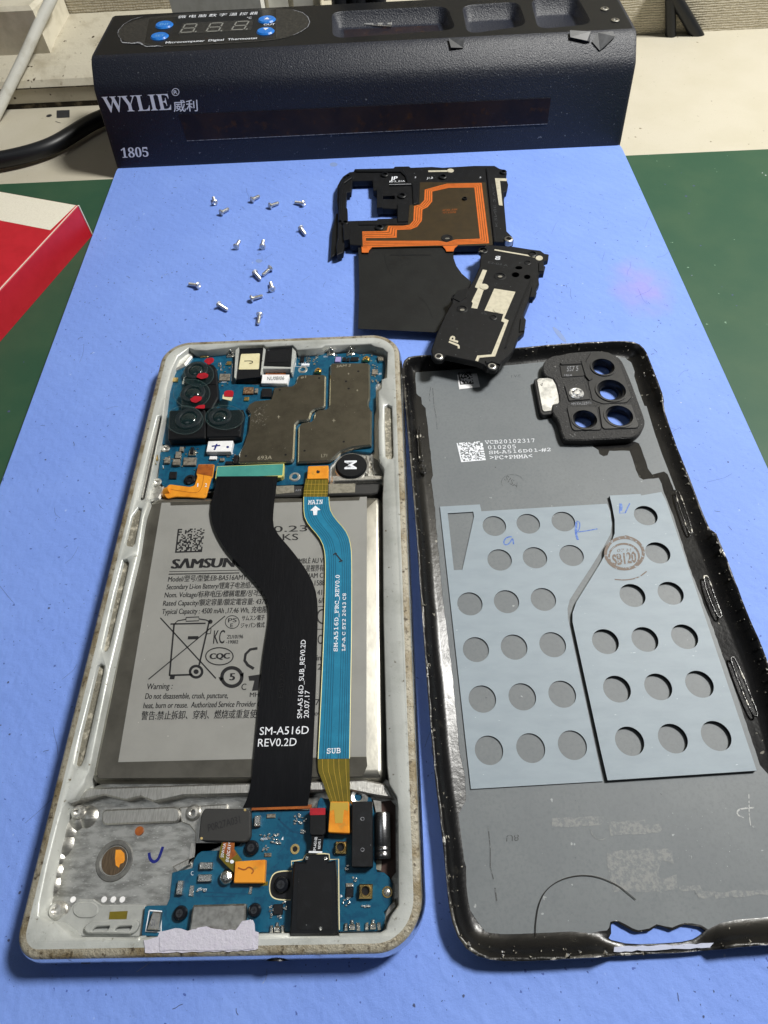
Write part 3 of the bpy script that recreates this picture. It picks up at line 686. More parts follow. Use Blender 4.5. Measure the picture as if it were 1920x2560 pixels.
# --- bottom left: speaker chamber
bar = L1.poly([(345, 138), (970, 118), (1200, 112), (1400, 106), (1480, 122), (1512, 178), (1440, 168), (1345, 148), (1200, 150), (970, 162), (700, 168), (640, 182), (590, 192), (540, 172), (480, 186), (400, 166), (300, 186), (250, 215), (262, 180)], .60)
slab('cross_bar', bar, .30, .60, ALUB, ph, bev=.03)
slab('step_plate', rnd(V1.poly([(765, 72), (1325, 48), (1358, 100), (1335, 168), (760, 186)], .46), .1), .30, .46, ALUB, ph, bev=.03)
slab('side_plate', V1.poly([(1345, 52), (1700, 30), (1700, 330), (1440, 332), (1420, 490), (1330, 545), (1290, 500), (1452, 420), (1465, 250), (1420, 190), (1355, 165)], .42), .30, .42, ALUB, ph, bev=.02)
b = MB()
for k in range(7):
    u, v = [(560, 150), (470, 230), (435, 330), (400, 430), (372, 540), (345, 640), (640, 120)][k]
    c = V1.at(u, v, .45); r = random.uniform(.13, .2); b.lathe((c.x, c.y, .33), [(0, r * 1.5), (.03, r * 1.2), (.06, r * .8), (.075, r * .4), (.08, .02)], 18)
b.build('machined_lump', ALU, ph, angle=2)
for u, v, r in [(568, 88, 34), (1440, 92, 38), (408, 830, 38)]:
    c = V1.at(u, v, .52).xy; rr = r / 3 / 115
    b = MB(); b.lathe((c.x, c.y, .3), [(0, rr * 1.5), (.14, rr * 1.4), (.2, rr), (.21, rr * .62), (.12, rr * .55)], 18); b.build('screw_post', STEEL, ph)
oc, orr = cyl_at(V1, 855, 455, 145, .36)
slab('speaker_ring', circ(oc, orr * .98, 36), .30, .36, ALUD, ph, holes=[circ(oc, orr * .66, 30)], bev=.03)
slab('speaker_opening', circ(oc, orr * .65, 30), .31, .346, mk('brushed_bronze', S(120, 102, 82, .8), .4, .6, noise=(6, S(84, 70, 56, .8), .4, .7), stretch=(9, .8, 1)), ph)
slab('copper_pad', V1.poly([(868, 374), (905, 372), (932, 400), (936, 450), (925, 470), (900, 480), (892, 508), (868, 490), (862, 440)], .352), .346, .353, ORANGE, ph)
c = V1.at(1045, 232, .36); slab('copper_dot', circ(c.xy, .085, 14), .34, .375, COPPER, ph)
b = MB(); b.stroke(chai(V1.poly([(1118, 395), (1122, 440), (1150, 468), (1185, 450), (1205, 400), (1222, 350)], .345), 2, False), .055, .346)
b.build('pen_mark', NAVYINK, ph)
wp = V1.poly([(440, 880), (500, 850), (540, 790), (590, 745), (700, 745), (760, 785), (1090, 785), (1085, 820), (1070, 1000), (1040, 1025), (540, 1020), (490, 950), (400, 910)], .40)
wp_ = slab('white_mesh_plate', wp, .30, .40, MESHW, ph, bev=.015)
slab('oval_boss', rnd(V1.poly([(545, 790), (600, 762), (700, 765), (740, 800), (730, 860), (690, 885), (590, 885), (545, 850)], .42), .12), .40, .425, MESHW, wp_, bev=.015)
slab('sensor_window', V1.poly([(822, 838), (957, 832), (948, 893), (815, 895)], .41), .38, .406, OLIVE, wp_)
gr = rnd(V1.poly([(690, 905), (1020, 900), (1045, 925), (1020, 985), (980, 1005), (650, 1000), (625, 975), (640, 935)], .5), .1)
slab('gasket', gr, .38, .50, MESHW, ph, bev=.02, holes=[rnd(V1.poly([(715, 950), (825, 945), (800, 980), (680, 983)], .5), .05), rnd(V1.poly([(880, 950), (990, 945), (970, 978), (850, 980)], .5), .05)])
for u in (545, 778, 847, 915): c, r = cyl_at(V1, u, 746, 20, .36); slab('white_dot', circ(c, r, 14), .33, .352, LBLW, ph)

# --- battery
zb = .62
bp = rnd(E6.poly([(332, 118), (372, 88), (1590, 84), (1606, 120), (1628, 1600), (1606, 1642), (22, 1644), (8, 1610)], zb), .16)
bp = ccw(bp)
b = MB(); l = [b.loop(off(bp, i), z) for i, z in [(.0, .25), (-.01, .40), (.02, .52), (.08, .59), (.17, .62)]]
for a, c in zip(l, l[1:]): b.bridge(a, c, 0, True)
b.cap([l[-1]])
bat = b.build('battery', BATFOIL, ph, angle=1.4)
slab('dark_wrap', E6.poly([(340, 135), (402, 126), (165, 1540), (1520, 1510), (1524, 1560), (1500, 1618), (60, 1628), (48, 1590)], zb), .60, .623, BATTAPE, bat)
b = MB(); b.flat(E6.poly([(402, 125), (670, 118), (1522, 92), (1519, 1508), (165, 1540)], zb), zb + .006); b.build('label_sheet', BATLBL, bat)
b = MB(); b.flat(E6.poly([(450, 122), (1440, 95), (1485, 92), (1480, 112), (452, 140)], zb), zb + .010); b.build('edge_tape', BATTAPE, bat)
zt = zb + .010; b = MB()
def T(s, bl, br, up=(5, -27), bold=0.0, rep=2, step=1.3):
    for r_ in range(rep): text(b, E6, s, zt + .0004 * r_, (bl[0] + step * r_, bl[1]), (br[0] + step * r_, br[1]), up)
T('SΛMSUNG', (450, 483), (856, 472), (12, -50), rep=5, step=2.6)
for a, c, w in [((443, 500), (826, 492), 4), ((440, 514), (826, 507), 7)]: b.stroke(E6.poly([a, c], zt), w / 2.18 / 118, zt)
T('Model/型号/型號:EB-BA516AMY,', (435, 555), (868, 543), bold=.012); T('Secondary Li-ion Battery/锂离子电池组/二次', (427, 597), (945, 586))
T('Nom. Voltage/标称电压/標稱電壓/정격:3.85', (416, 641), (985, 631)); T('Rated Capacity/额定容量/額定電容量: 4370', (408, 686), (975, 676))
T('Typical Capacity : 4500 mAh ,17.46 Wh, 充电限', (402, 732), (975, 722), (5, -28))
T('サムスン電子', (838, 766), (962, 762), (2, -22)); T('ジャパン株式', (832, 806), (962, 802), (2, -22))
k_ = 1 / 2.1829 / 118
W_ = lambda pts, w, closed=False: b.stroke(E6.poly(pts, zt), w * k_, zt, closed=closed)
W_([(395, 752), (698, 1083)], 7); W_([(748, 742), (330, 1088)], 7)
W_([(470, 785), (445, 1066)], 10); W_([(660, 778), (606, 1012)], 10); W_([(442, 1066), (570, 1062)], 10); W_([(450, 786), (642, 782)], 9)
W_([(535, 750), (605, 747), (605, 768), (535, 771), (535, 750)], 6); W_([(472, 785), (490, 768), (535, 760)], 7); W_([(605, 758), (645, 764), (668, 776)], 7)
W_([(545, 861), (602, 860)], 20); W_([(447, 1078), (473, 1078)], 20); W_([(650, 815), (672, 812), (668, 838), (645, 840)], 6)
b.flat(ell(E6, 668, 773, 12, 12, zt), zt); b.flat(ell(E6, 590, 1046, 40, 38, zt), zt, holes=[ell(E6, 590, 1046, 26, 24, zt)]); b.flat(ell(E6, 590, 1046, 14, 13, zt), zt)
def ringE(u, v, ru, rv, w): b.flat(ell(E6, u, v, ru, rv, zt), zt, holes=[ell(E6, u, v, ru - w, rv - w, zt)])
ringE(787, 775, 40, 37, 4); T('PS', (764, 777), (810, 775), (1, -22)); T('E', (776, 803), (790, 803), (1, -20))
T('KC', (682, 893), (742, 891), (6, -72), bold=.0); T('ZU10196', (757, 866), (845, 864), (2, -20)); T('-19002', (752, 893), (818, 892), (2, -18))
ringE(717, 962, 78, 50, 6); T('CQC', (662, 977), (768, 974), (2, -30), rep=4, step=2)
ringE(785, 1075, 64, 60, 19); T('5', (770, 1093), (796, 1092), (3, -38), rep=4, step=2)
b.flat(E6.poly([(712, 1075), (742, 1082), (722, 1098)], zt), zt); b.flat(E6.poly([(828, 1062), (850, 1050), (848, 1078)], zt), zt)
b.stroke(E6.poly([(925, 918), (885, 925), (860, 950), (855, 985), (872, 1010), (905, 1030)], zt), 16 * k_, zt)
b.flat(E6.poly([(875, 1070), (945, 1060), (940, 1092), (928, 1148), (895, 1150), (908, 1095), (880, 1095)], zt), zt)
T('C', (836, 1146), (862, 1145), (2, -34), bold=.05); T('MH', (882, 1184), (932, 1182), (2, -24), bold=.03)
T('Warning :', (318, 1143), (458, 1139), (6, -32)); T('Do not disassemble, crush, puncture,', (310, 1195), (762, 1190), (6, -31))
T('heat, burn or reuse.  Authorized Service Provider O', (300, 1246), (945, 1236), (6, -31)); T('警告:禁止拆卸、穿刺、燃烧或重复使', (288, 1306), (918, 1295), (6, -36))
T('0.23', (1012, 284), (1196, 279), (0, -32)); T('KS', (1062, 329), (1146, 327), (0, -34))
T('EMBLÉ AU VIE', (1138, 456), (1302, 452), (1, -27)); T('三星视界有限', (1165, 497), (1310, 494), (1, -27)); T('NAM Co.', (1190, 536), (1305, 532), (1, -27))
T('1588-', (1236, 576), (1300, 574), (1, -28)); T('41-', (1250, 628), (1292, 626), (1, -28)); T('6/0', (1258, 672), (1292, 670), (1, -28))
ringE(1283, 745, 36, 42, 8); W_([(1255, 690), (1295, 689)], 4); W_([(1250, 815), (1290, 814)], 4)
T('CB', (1253, 895), (1300, 893), (1, -50), bold=.04); T('in', (1248, 985), (1270, 984), (1, -30)); T('2', (1252, 1035), (1276, 1034), (1, -30)); T('7', (1240, 1228), (1262, 1227), (1, -32)); T('ov', (1236, 1285), (1268, 1284), (1, -24))
cells(b, [E6.at(u, v, zt).xy for u, v in [(475, 397), (622, 393), (638, 263), (490, 267)]], 18, 18, zt, .45)
W_([(740, 375), (735, 385)], 4)
b.build('label_print', BLACKINK, bat)
# the protection strip at the battery's head
ps = slab('protection_strip', rnd(V4.poly([(-90, 1300), (525, 1285), (512, 1330), (490, 1358), (440, 1368), (120, 1372), (-300, 1385), (-330, 1300)], .55), .04), .3, .55, BUZZ, ph, bev=.03)
slab('strip_tape', V4.poly([(125, 1288), (325, 1286), (322, 1352), (125, 1360)], .56), .54, .558, TAPEGREY, ps)
slab('strip_tape', V3.poly([(1080, 1305), (1215, 1300), (1215, 1352), (1080, 1365)], .56), .54, .558, TAPEGREY, ps)
b = MB(); text(b, V3, 'A81', .556, (1225, 1345), (1265, 1343), (0, -14)); b.build('strip_print', GREYINK, ps)

# --- main circuit board
zp = .52
mb_pts = V3.poly([(455, 322), (520, 335), (770, 305), (780, 540), (960, 545), (1000, 450), (1215, 450), (1230, 305), (1330, 298), (1440, 292), (1500, 318), (1660, 300)], zp) + \
    V4.poly([(350, 315), (440, 312), (540, 340), (552, 395), (540, 500), (505, 520), (478, 545), (480, 720), (468, 760), (468, 1030), (440, 1055), (300, 1040), (215, 1065), (165, 1120), (135, 1150), (130, 1275)], zp) + \
    V3.poly([(1320, 1290), (1120, 1300), (640, 1310), (600, 1325), (470, 1345), (235, 1310), (192, 1250), (212, 1085), (200, 1050), (270, 1048), (285, 1020), (262, 995), (222, 990), (232, 940), (262, 735), (282, 600), (280, 515), (300, 462), (330, 430), (400, 405)], zp)
board = slab('main_board', mb_pts, .43, zp, PCB, ph, bev=.012)
zs = .64
sh1 = [(1062, 562), (1200, 550), (1225, 530), (1240, 480), (1262, 466), (1440, 464), (1455, 476), (1450, 700), (1434, 716), (1370, 732), (1346, 752), (1334, 800), (1310, 815), (1252, 816), (1226, 842), (1214, 1100), (1195, 1124), (796, 1132), (800, 1060), (832, 990), (852, 930), (866, 890), (880, 760), (856, 722), (872, 690), (920, 662), (1040, 650), (1056, 600)]
sh2 = [(1485, 392), (1500, 378), (1768, 377), (1785, 392), (1786, 640), (1776, 670), (1776, 700), (1790, 730), (1800, 742), (1796, 1000), (1650, 1016), (1566, 1045), (1500, 1108), (1482, 1120), (1240, 1130), (1246, 862), (1270, 827), (1340, 817), (1361, 800), (1368, 752), (1392, 732), (1460, 722), (1476, 702)]
for pts, dots, crosses in [(sh1, [(1108, 584), (1404, 496), (854, 1080), (1152, 1071)], [(1100, 787)]), (sh2, [(1605, 520), (1625, 575), (1697, 445), (1588, 973), (1294, 1041)], [(1514, 814), (1624, 463), (1690, 588)])]:
    s = MB(); s.slab(rnd(V3.poly(pts, zs), .03, 3), zp + .002, zs, bev=.042, mbev=1); so = s.build('shield_plate', [SHIELD, SHEDGE], ph)
    d = MB()
    for u, v in dots: c, r = cyl_at(V3, u, v, 9, zs); d.flat(circ(c, r, 12), zs + .003)
    d.build('shield_hole', BLKDEEP, so)
    d = MB()
    for i, (u, v) in enumerate(crosses):
        w = 13 if i == 0 else 7
        d.stroke(V3.poly([(u - w, v), (u + w, v)], zs), .014, zs + .003); d.stroke(V3.poly([(u, v - w), (u, v + w)], zs), .014, zs + .0035)
    if pts is sh1: text(d, V3, '693A', zs + .003, (940, 1108), (1048, 1104), (4, -28)); text(d, V3, 'ø1', zs + .003, (1266, 498), (1304, 494), (2, -18))
    else: text(d, V3, 'L71', zs + .003, (1418, 1090), (1462, 1088), (2, -24)); text(d, V3, '3AM 2', zs + .003, (1530, 416), (1640, 408), (4, -18))
    d.build('shield_mark', mk('light_etching', S(160, 154, 136), .5, .4), so)
    if pts is sh1:
        d = MB()
        for k in range(90):
            u, v = random.gauss(945, 38), random.gauss(785, 40); c = V3.at(u, v, zs).xy; a = random.uniform(.3, 1.2); L_ = random.uniform(.02, .10)
            d.stroke([c, c + Vector((math.cos(a), math.sin(a))) * L_], random.uniform(.004, .011), zs + .0032 + k * 1e-6)
        d.build('scratches', SCRATCH, so)
# cameras
def camera(quad, zt_, lens, rr, label=None):
    cb = slab('camera_module', rnd(V3.poly(quad, zt_), .06, 3), zp + .001, zt_, BLKSM, ph, bev=.03, label=label)
    c, r = cyl_at(V3, lens[0], lens[1], rr, zt_)
    slab('lens_barrel', circ(c, r, 36), zt_ - .01, zt_ + .05, LENSB, cb, holes=[circ(c, r * .62, 30)], bev=.02)
    g = MB(); g.lathe((c.x, c.y, zt_ - .005), [(0, r * .62), (.02, r * .6), (.05, r * .45), (.07, r * .25), (.076, .01)], 28); g.build('lens', LENSG, cb, angle=2)
    return cb
camera([(400, 400), (605, 388), (632, 420), (640, 545), (385, 545)], .70, (482, 440), 88)
camera([(380, 552), (642, 540), (646, 640), (600, 725), (365, 728)], .74, (458, 610), 92)
camera([(278, 735), (548, 728), (552, 945), (268, 958)], .78, (425, 802), 100)
camera([(560, 735), (838, 728), (812, 935), (555, 940)], .78, (660, 788), 86)
for u, v, ru, rv, zz in [(498, 470, 118, 92, .80), (448, 612, 140, 108, .83), (396, 812, 142, 108, .87), (695, 792, 148, 92, .87)]:
    e = ell(V3, u, v, ru, rv, zz, 40)
    f = slab('lens_film', e, zz, zz + .006, FILM, ph); slab('film_rim', e, zz + .0065, zz + .012, FILMEDGE, f, holes=[off(ccw(e), .022)])
slab('film_tail', V3.poly([(600, 690), (760, 655), (770, 668), (740, 720), (610, 722)], .82), .82, .826, FILM, ph)
for pts, zz in [([(538, 372), (560, 348), (600, 342), (616, 352), (612, 375), (578, 398)], .72), ([(482, 488), (500, 462), (550, 456), (574, 470), (568, 492), (520, 505)], .845),
                ([(436, 655), (470, 630), (526, 636), (520, 660), (480, 684), (446, 674)], .85), ([(468, 722), (500, 700), (548, 696), (545, 726)], .86), ([(690, 634), (692, 600), (715, 588), (755, 590), (764, 606), (756, 638)], .8)]:
    slab('red_tab', rnd(V3.poly(pts, zz), .04), zz, zz + .008, REDTAB, ph)
slab('white_tab', V3.poly([(682, 620), (756, 640), (745, 668), (678, 650)], .79), .785, .793, LBLC, ph)
slab('camera_tail', V3.poly([(642, 930), (732, 926), (726, 965), (620, 967)], .60), .53, .60, COPPER, ph)
lb = slab('plus_connector', V3.poly([(572, 968), (757, 964), (740, 1046), (556, 1048)], .68), zp, .68, LBLW, ph, bev=.01)
b = MB(); b.stroke(V3.poly([(598, 1006), (662, 1000)], .685), .045, .684); b.stroke(V3.poly([(636, 990), (618, 1034)], .685), .05, .685); b.flat(ell(V3, 718, 1012, 11, 8, .685, 12), .684); b.build('pen_mark', NAVYINK, lb)
# ear speaker and front camera
es = slab('ear_speaker', V3.poly([(806, 262), (984, 258), (966, 490), (776, 512)], .66), .43, .66, BLKSM, ph, bev=.03)
b = MB(); b.flat(rnd(V3.poly([(818, 316), (960, 311), (952, 430), (800, 432)], .664), .04), .668); pl_ = b.build('speaker_plate', LBLC, es)
b = MB(); b.stroke(chai(V3.poly([(842, 368), (890, 366), (906, 372), (900, 384), (880, 386)], .67), 2, False), .03, .672); b.build('pen_mark', BLACKINK, pl_)
slab('foil_wrap', V3.poly([(790, 440), (952, 436), (962, 488), (780, 508)], .67), .655, .675, BLKGLOSS, es, bev=.01)
for q in ([(775, 285), (803, 262), (778, 500), (765, 490)], [(985, 258), (1004, 262), (975, 470), (962, 470)], [(1203, 255), (1232, 290), (1200, 455), (1188, 450)], [(985, 405), (1195, 412), (1190, 425), (980, 425)]):
    slab('bracket_wall', V3.poly(q, .72), .43, .72, FRAMEP, ph, bev=.01)
fc = slab('front_camera', rnd(V3.poly([(1004, 268), (1202, 262), (1190, 408), (986, 412)], .72), .05), .43, .72, BLKSM, ph, bev=.03)
slab('camera_window', V3.poly([(1032, 288), (1180, 284), (1172, 374), (1018, 377)], .73), .70, .728, BLKGLOSS, fc)
slab('camera_flex', V3.poly([(1016, 416), (1166, 414), (1150, 470), (1000, 470)], .56), .52, .56, COPPER, ph)
b = MB(); text(b, V3, 'A81', .565, (1072, 444), (1112, 442), (0, -17)); text(b, V3, '34CM2R_G', .565, (1016, 460), (1136, 456), (0, -16)); b.build('flex_print', WHITEINK, ph)
nl = slab('white_connector', V3.poly([(978, 468), (1180, 468), (1164, 536), (968, 533)], .66), zp, .66, LBLW, ph, bev=.01)
b = MB(); text(b, V3, 'NU0BI06', .664, (1012, 512), (1140, 508), (4, -26)); b.build('label_print', BLACKINK, nl)
# vibration motor
mc, mr = cyl_at(MV, 735, 470, 290, .66)
vm = slab('vibration_motor', circ(mc, mr, 40), .42, .66, BLKSM, ph, bev=.04)
slab('motor_ring', circ(mc, mr * 1.09, 40), .42, .60, STEEL, vm, holes=[circ(mc, mr * 1.01, 40)], bev=.02)
b = MB(); q = [MV.at(u, v, .667) for u, v in [(612, 390), (610, 550), (842, 548), (846, 385)]]
text3(b, 'M', [q[1], q[0], q[3], q[2]][::-1] if False else [q[0], q[1], q[2], q[3]], bold=.02, bbox=True); b.build('letter', WHITEINK, vm)
slab('motor_bracket', MV.poly([(370, 690), (400, 665), (500, 670), (560, 720), (880, 720), (1000, 680), (1170, 660), (1320, 670), (1320, 745), (420, 775), (375, 800)], .60), .42, .60, STEEL, ph, bev=.02)
slab('motor_side', MV.poly([(1010, 270), (1080, 300), (1060, 640), (1010, 640), (1060, 500), (1040, 380)], .58), .42, .58, STEEL, ph, bev=.015)
for u, v in [(1118, 430), (1120, 532), (1165, 640)]: c, r = cyl_at(MV, u, v, 26, .56); slab('motor_solder', circ(c, r, 12), .5, .57, SOLDER, ph, bev=.02)
slab('screw_boss', MV.poly([(1100, 300), (1240, 380), (1320, 520), (1320, 660), (1180, 640), (1140, 500)], .5), .42, .5, ALUD, ph)
# small parts on the main board: (view quad box, top, material, name)
for (u0, v0, u1, v1, h, m, nm) in [(325, 1046, 364, 1094, .10, COMPG, 'inductor'), (356, 1010, 385, 1042, .08, COMPG, 'capacitor'), (243, 1088, 281, 1130, .08, COMPG, 'inductor'), (305, 1102, 357, 1145, .10, COMPG, 'inductor'),
        (385, 1090, 480, 1148, .07, COMPG, 'power_chip'), (425, 1036, 480, 1076, .06, SOLDER, 'coil_contact'), (436, 1012, 462, 1060, .09, COMPK, 'filter'), (280, 1196, 333, 1248, .05, COMPK, 'chip'), (580, 1080, 634, 1104, .06, LBLW, 'white_part'),
        (660, 1095, 690, 1114, .07, COMPG, 'capacitor'), (762, 1072, 792, 1136, .08, COMPK, 'connector_end'), (700, 1118, 752, 1140, .05, COMPK, 'filter'), (835, 562, 910, 612, .06, COMPB, 'sensor'), (920, 572, 943, 606, .07, COMPG, 'capacitor'), (972, 572, 1046, 636, .08, COMPK, 'sensor_chip'),
        (655, 462, 735, 512, .05, COMPG, 'amplifier'), (1524, 335, 1566, 372, .05, LILAC, 'lilac_filter'), (1580, 338, 1606, 366, .05, COMPK, 'filter'), (1612, 340, 1632, 368, .05, COMPK, 'filter'), (1640, 336, 1700, 366, .04, COMPK, 'chip'),
        (1802, 428, 1842, 466, .05, COMPG, 'inductor'), (1370, 425, 1420, 450, .10, GOLD, 'antenna_socket'), (1730, 338, 1785, 362, .09, GOLD, 'antenna_socket'), (1262, 330, 1292, 372, .05, COMPK, 'filter'), (1270, 385, 1330, 400, .03, WHITEINK, 'marking'), (300, 490, 345, 520, .05, GOLD, 'ground_pad'), (710, 368, 745, 395, .04, GOLD, 'test_pad'), (840, 636, 876, 664, .04, GOLD, 'test_pad')]:
    c = slab(nm, V3.poly([(u0 + 3, v0), (u1 + 2, v0), (u1 - 3, v1), (u0 - 3, v1)], zp + h), zp + .001, zp + h, m, board, bev=.008)
    if nm == 'antenna_socket': k, r = cyl_at(V3, (u0 + u1) / 2, (v0 + v1) / 2 - 6, 17, zp + h + .04); b = MB(); b.slab(circ(k, r, 16), zp + h, zp + h + .05, [circ(k, r * .6, 12)]); b.build('socket_ring', GOLD, board)
# spring contacts along the top
for u, v in [(540, 300), (738, 300), (1492, 285), (1640, 282), (405, 500)]:
    b = MB()
    q = lambda a, c_, z: V3.at(u + a, v + c_, z)
    b.slab(V3.poly([(u - 32, v + 38), (u + 32, v + 36), (u + 26, v + 12), (u - 26, v + 12)], zp + .04), zp + .001, zp + .04, bev=.01)
    b.tube([q(-14, 18, zp + .05), q(-10, -2, zp + .12), q(0, -14, zp + .17), q(10, 0, zp + .11), q(14, 18, zp + .05)], .032, 8)
    b.build('spring_contact', GOLD if u == 540 else SOLDER, board, angle=1.5)
b = MB()
for k in range(150):
    u, v = random.choice([(random.uniform(215, 500), random.uniform(1010, 1190)), (random.uniform(640, 780), random.uniform(1060, 1140)), (random.uniform(640, 760), random.uniform(380, 560)), (random.uniform(1480, 1840), random.uniform(318, 372)), (random.uniform(1250, 1400), random.uniform(320, 400)), (random.uniform(1800, 1850), random.uniform(400, 530))])
    a, c_ = random.uniform(3, 7), random.uniform(2, 5); b.slab(V3.poly([(u - a, v - c_), (u + a, v - c_), (u + a, v + c_), (u - a, v + c_)], zp), zp + .001, zp + random.uniform(.012, .035))
tag(b.build('solder_joints', SOLDER, board), None, None, None, 'stuff')
b = MB()
for s_, bl, br in [('1717', (1270, 388), (1325, 386)), ('A0A7', (672, 530), (712, 528)), ('71717', (1436, 342), (1470, 340)), ('MX', (420, 400), (440, 398)), ('J03', (1850, 470), (1870, 468))]:
    text(b, V3, s_, zp + .004, bl, br, (0, -12))
for pts in ([(1230, 300), (1228, 410), (1330, 408)], [(752, 390), (748, 520)], [(665, 380), (668, 440)], [(232, 1150), (238, 1180)], [(640, 1070), (760, 1062)]): b.stroke(V3.poly(pts, zp), .012, zp + .004)
b.build('silkscreen', WHITEINK, board)
b = MB()
for s0, n in (((232, 960), 5), ((240, 975), 4)):
    for k in range(n): b.stroke(V3.poly([(s0[0] + 8 * k, s0[1] + 2), (s0[0] + 20 + 8 * k, s0[1] + 14), (s0[0] + 70 + 8 * k, s0[1] + 70)], zp), .008, zp + .003)
b.build('board_traces', FLEXLINE, board)
for u, v, r in [(1282, 436, 36), (254, 1026, 32), (190, 1278, 34), (1222, 1240, 42)]:
    c, rr = cyl_at(V3, u, v, r, .5); b = MB(); b.lathe((c.x, c.y, .43), [(0, rr), (.09, rr), (.11, rr * .85), (.11, rr * .55), (.05, rr * .5)], 20); b.build('screw_post', STEEL, ph)
c, rr = cyl_at(V3, 434, 1256, 42, .56); b = MB(); b.lathe((c.x, c.y, zp), [(0, rr), (.05, rr), (.07, rr * .75), (.07, rr * .5), (.03, rr * .4)], 20); b.build('black_screw', BLKGLOSS, ph)
slab('corner_casting', V3.poly([(330, 350), (400, 300), (470, 290), (450, 330), (400, 395), (310, 440), (295, 420)], .62), .43, .62, STEEL, ph, bev=.05)
slab('corner_casting', V3.poly([(150, 1310), (235, 1300), (240, 1340), (205, 1400), (110, 1420), (110, 1395)], .6), .43, .6, STEEL, ph, bev=.05)
slab('side_clip', V4.poly([(485, 330), (540, 335), (540, 365), (500, 368)], .6), .5, .6, SOLDER, ph, bev=.02)

# --- ribbon cables
def ribbon(name, left, right, V, z, th, m, par, edge=None, n_it=2):
    Lp = chai([Vector(p) for p in left], n_it, False); Rp = chai([Vector(p) for p in right], n_it, False)
    def res(P, n=40):
        d = [0]
        for a, c in zip(P, P[1:]): d.append(d[-1] + (c - a).length)
        out = []
        for k in range(n + 1):
            t = d[-1] * k / n; i = 0
            while i < len(d) - 2 and d[i + 1] < t: i += 1
            out.append(P[i].lerp(P[i + 1], min(1, (t - d[i]) / max(1e-6, d[i + 1] - d[i]))))
        return out
    Lr, Rr = res(Lp), res(Rp); n = len(Lr)
    zf = (lambda t: z) if not callable(z) else z
    A = [V.at(p.x, p.y, zf(i / (n - 1))) for i, p in enumerate(Lr)]; B = [V.at(p.x, p.y, zf(i / (n - 1))) for i, p in enumerate(Rr)]
    b = MB(); i0 = len(b.v); dz = Vector((0, 0, th))
    b.v += A + B + [p - dz for p in A] + [p - dz for p in B]
    for i in range(n - 1):
        b.face((i, n + i, n + i + 1, i + 1)[::-1], 0, True); b.face((2 * n + i, 2 * n + i + 1, 3 * n + i + 1, 3 * n + i)[::-1])
        b.face((i, i + 1, 2 * n + i + 1, 2 * n + i)[::-1]); b.face((n + i, 3 * n + i, 3 * n + i + 1, n + i + 1)[::-1])
    b.face((0, 2 * n, 3 * n, n)); b.face((n - 1, 2 * n - 1, 4 * n - 1, 3 * n - 1))
    o = b.build(name, m, par, angle=.6)
    if edge:
        e = MB()
        for s0, s1 in edge[1]:
            P0 = [a.lerp(c, s0) + Vector((0, 0, .003)) for a, c in zip(A, B)]; P1 = [a.lerp(c, s1) + Vector((0, 0, .003)) for a, c in zip(A, B)]
            j = len(e.v); e.v += P0 + P1
            for i in range(n - 1): e.face((j + i, j + n + i, j + n + i + 1, j + i + 1)[::-1])
        e.build(edge[0], edge[2], o)
    return o, A, B
bl = [(704, -20), (690, 60), (668, 130), (668, 200), (690, 275), (745, 375), (835, 475), (935, 580), (985, 660), (990, 740), (976, 830), (950, 1000), (930, 1250), (908, 1500), (890, 1659), (862, 1760), (844, 1790)]
brr = [(1036, -22), (1018, 100), (1005, 240), (1030, 290), (1110, 380), (1200, 500), (1245, 600), (1255, 700), (1251, 850), (1245, 1100), (1232, 1400), (1220, 1659), (1203, 1745), (1199, 1778)]
zbk = lambda t: .72 if t < .84 else .72 - .14 * ((t - .84) / .16) ** 1.3
flexb, _, _ = ribbon('black_flex_cable', bl, brr, E6, zbk, .02, FLEXBLK, ph)
b = MB(); zz = .726
text(b, E6, 'SM-A516D', zz, (936, 1391), (1203, 1385), (3, -42)); text(b, E6, 'REV0.2D', zz, (926, 1455), (1136, 1450), (4, -42))
def vtext(s, p0, p1, w, z, V=E6, **k): text(b, V, s, z, p0, p1, w, **k)
vtext('SM-A516D_SUB_REV0.2D', (1167, 1300), (1188, 872), (-26, 1), zz); vtext('20.07.17', (1204, 1298), (1210, 1148), (-26, 1), zz)
b.build('white_print', WHITEINK, flexb)
b = MB(); vtext('EAB2A1 20 25', (1062, 1190), (1086, 905), (-26, 1), zz); b.build('dark_print', DARKINK, flexb)
slab('flex_end', G2.poly([(505, 166), (945, 152), (942, 182), (500, 194)], .57), .52, .575, COPPER, ph)
gs = slab('green_connector', V3.poly([(636, 1156), (1140, 1135), (1134, 1228), (1116, 1240), (622, 1250)], .68), zp, .68, YELLEDGE, ph, bev=.01)
b = MB(); b.flat(V3.poly([(642, 1160), (1134, 1140), (1128, 1224), (630, 1243)], .684), .684); b.build('film_face', TEALST, gs)
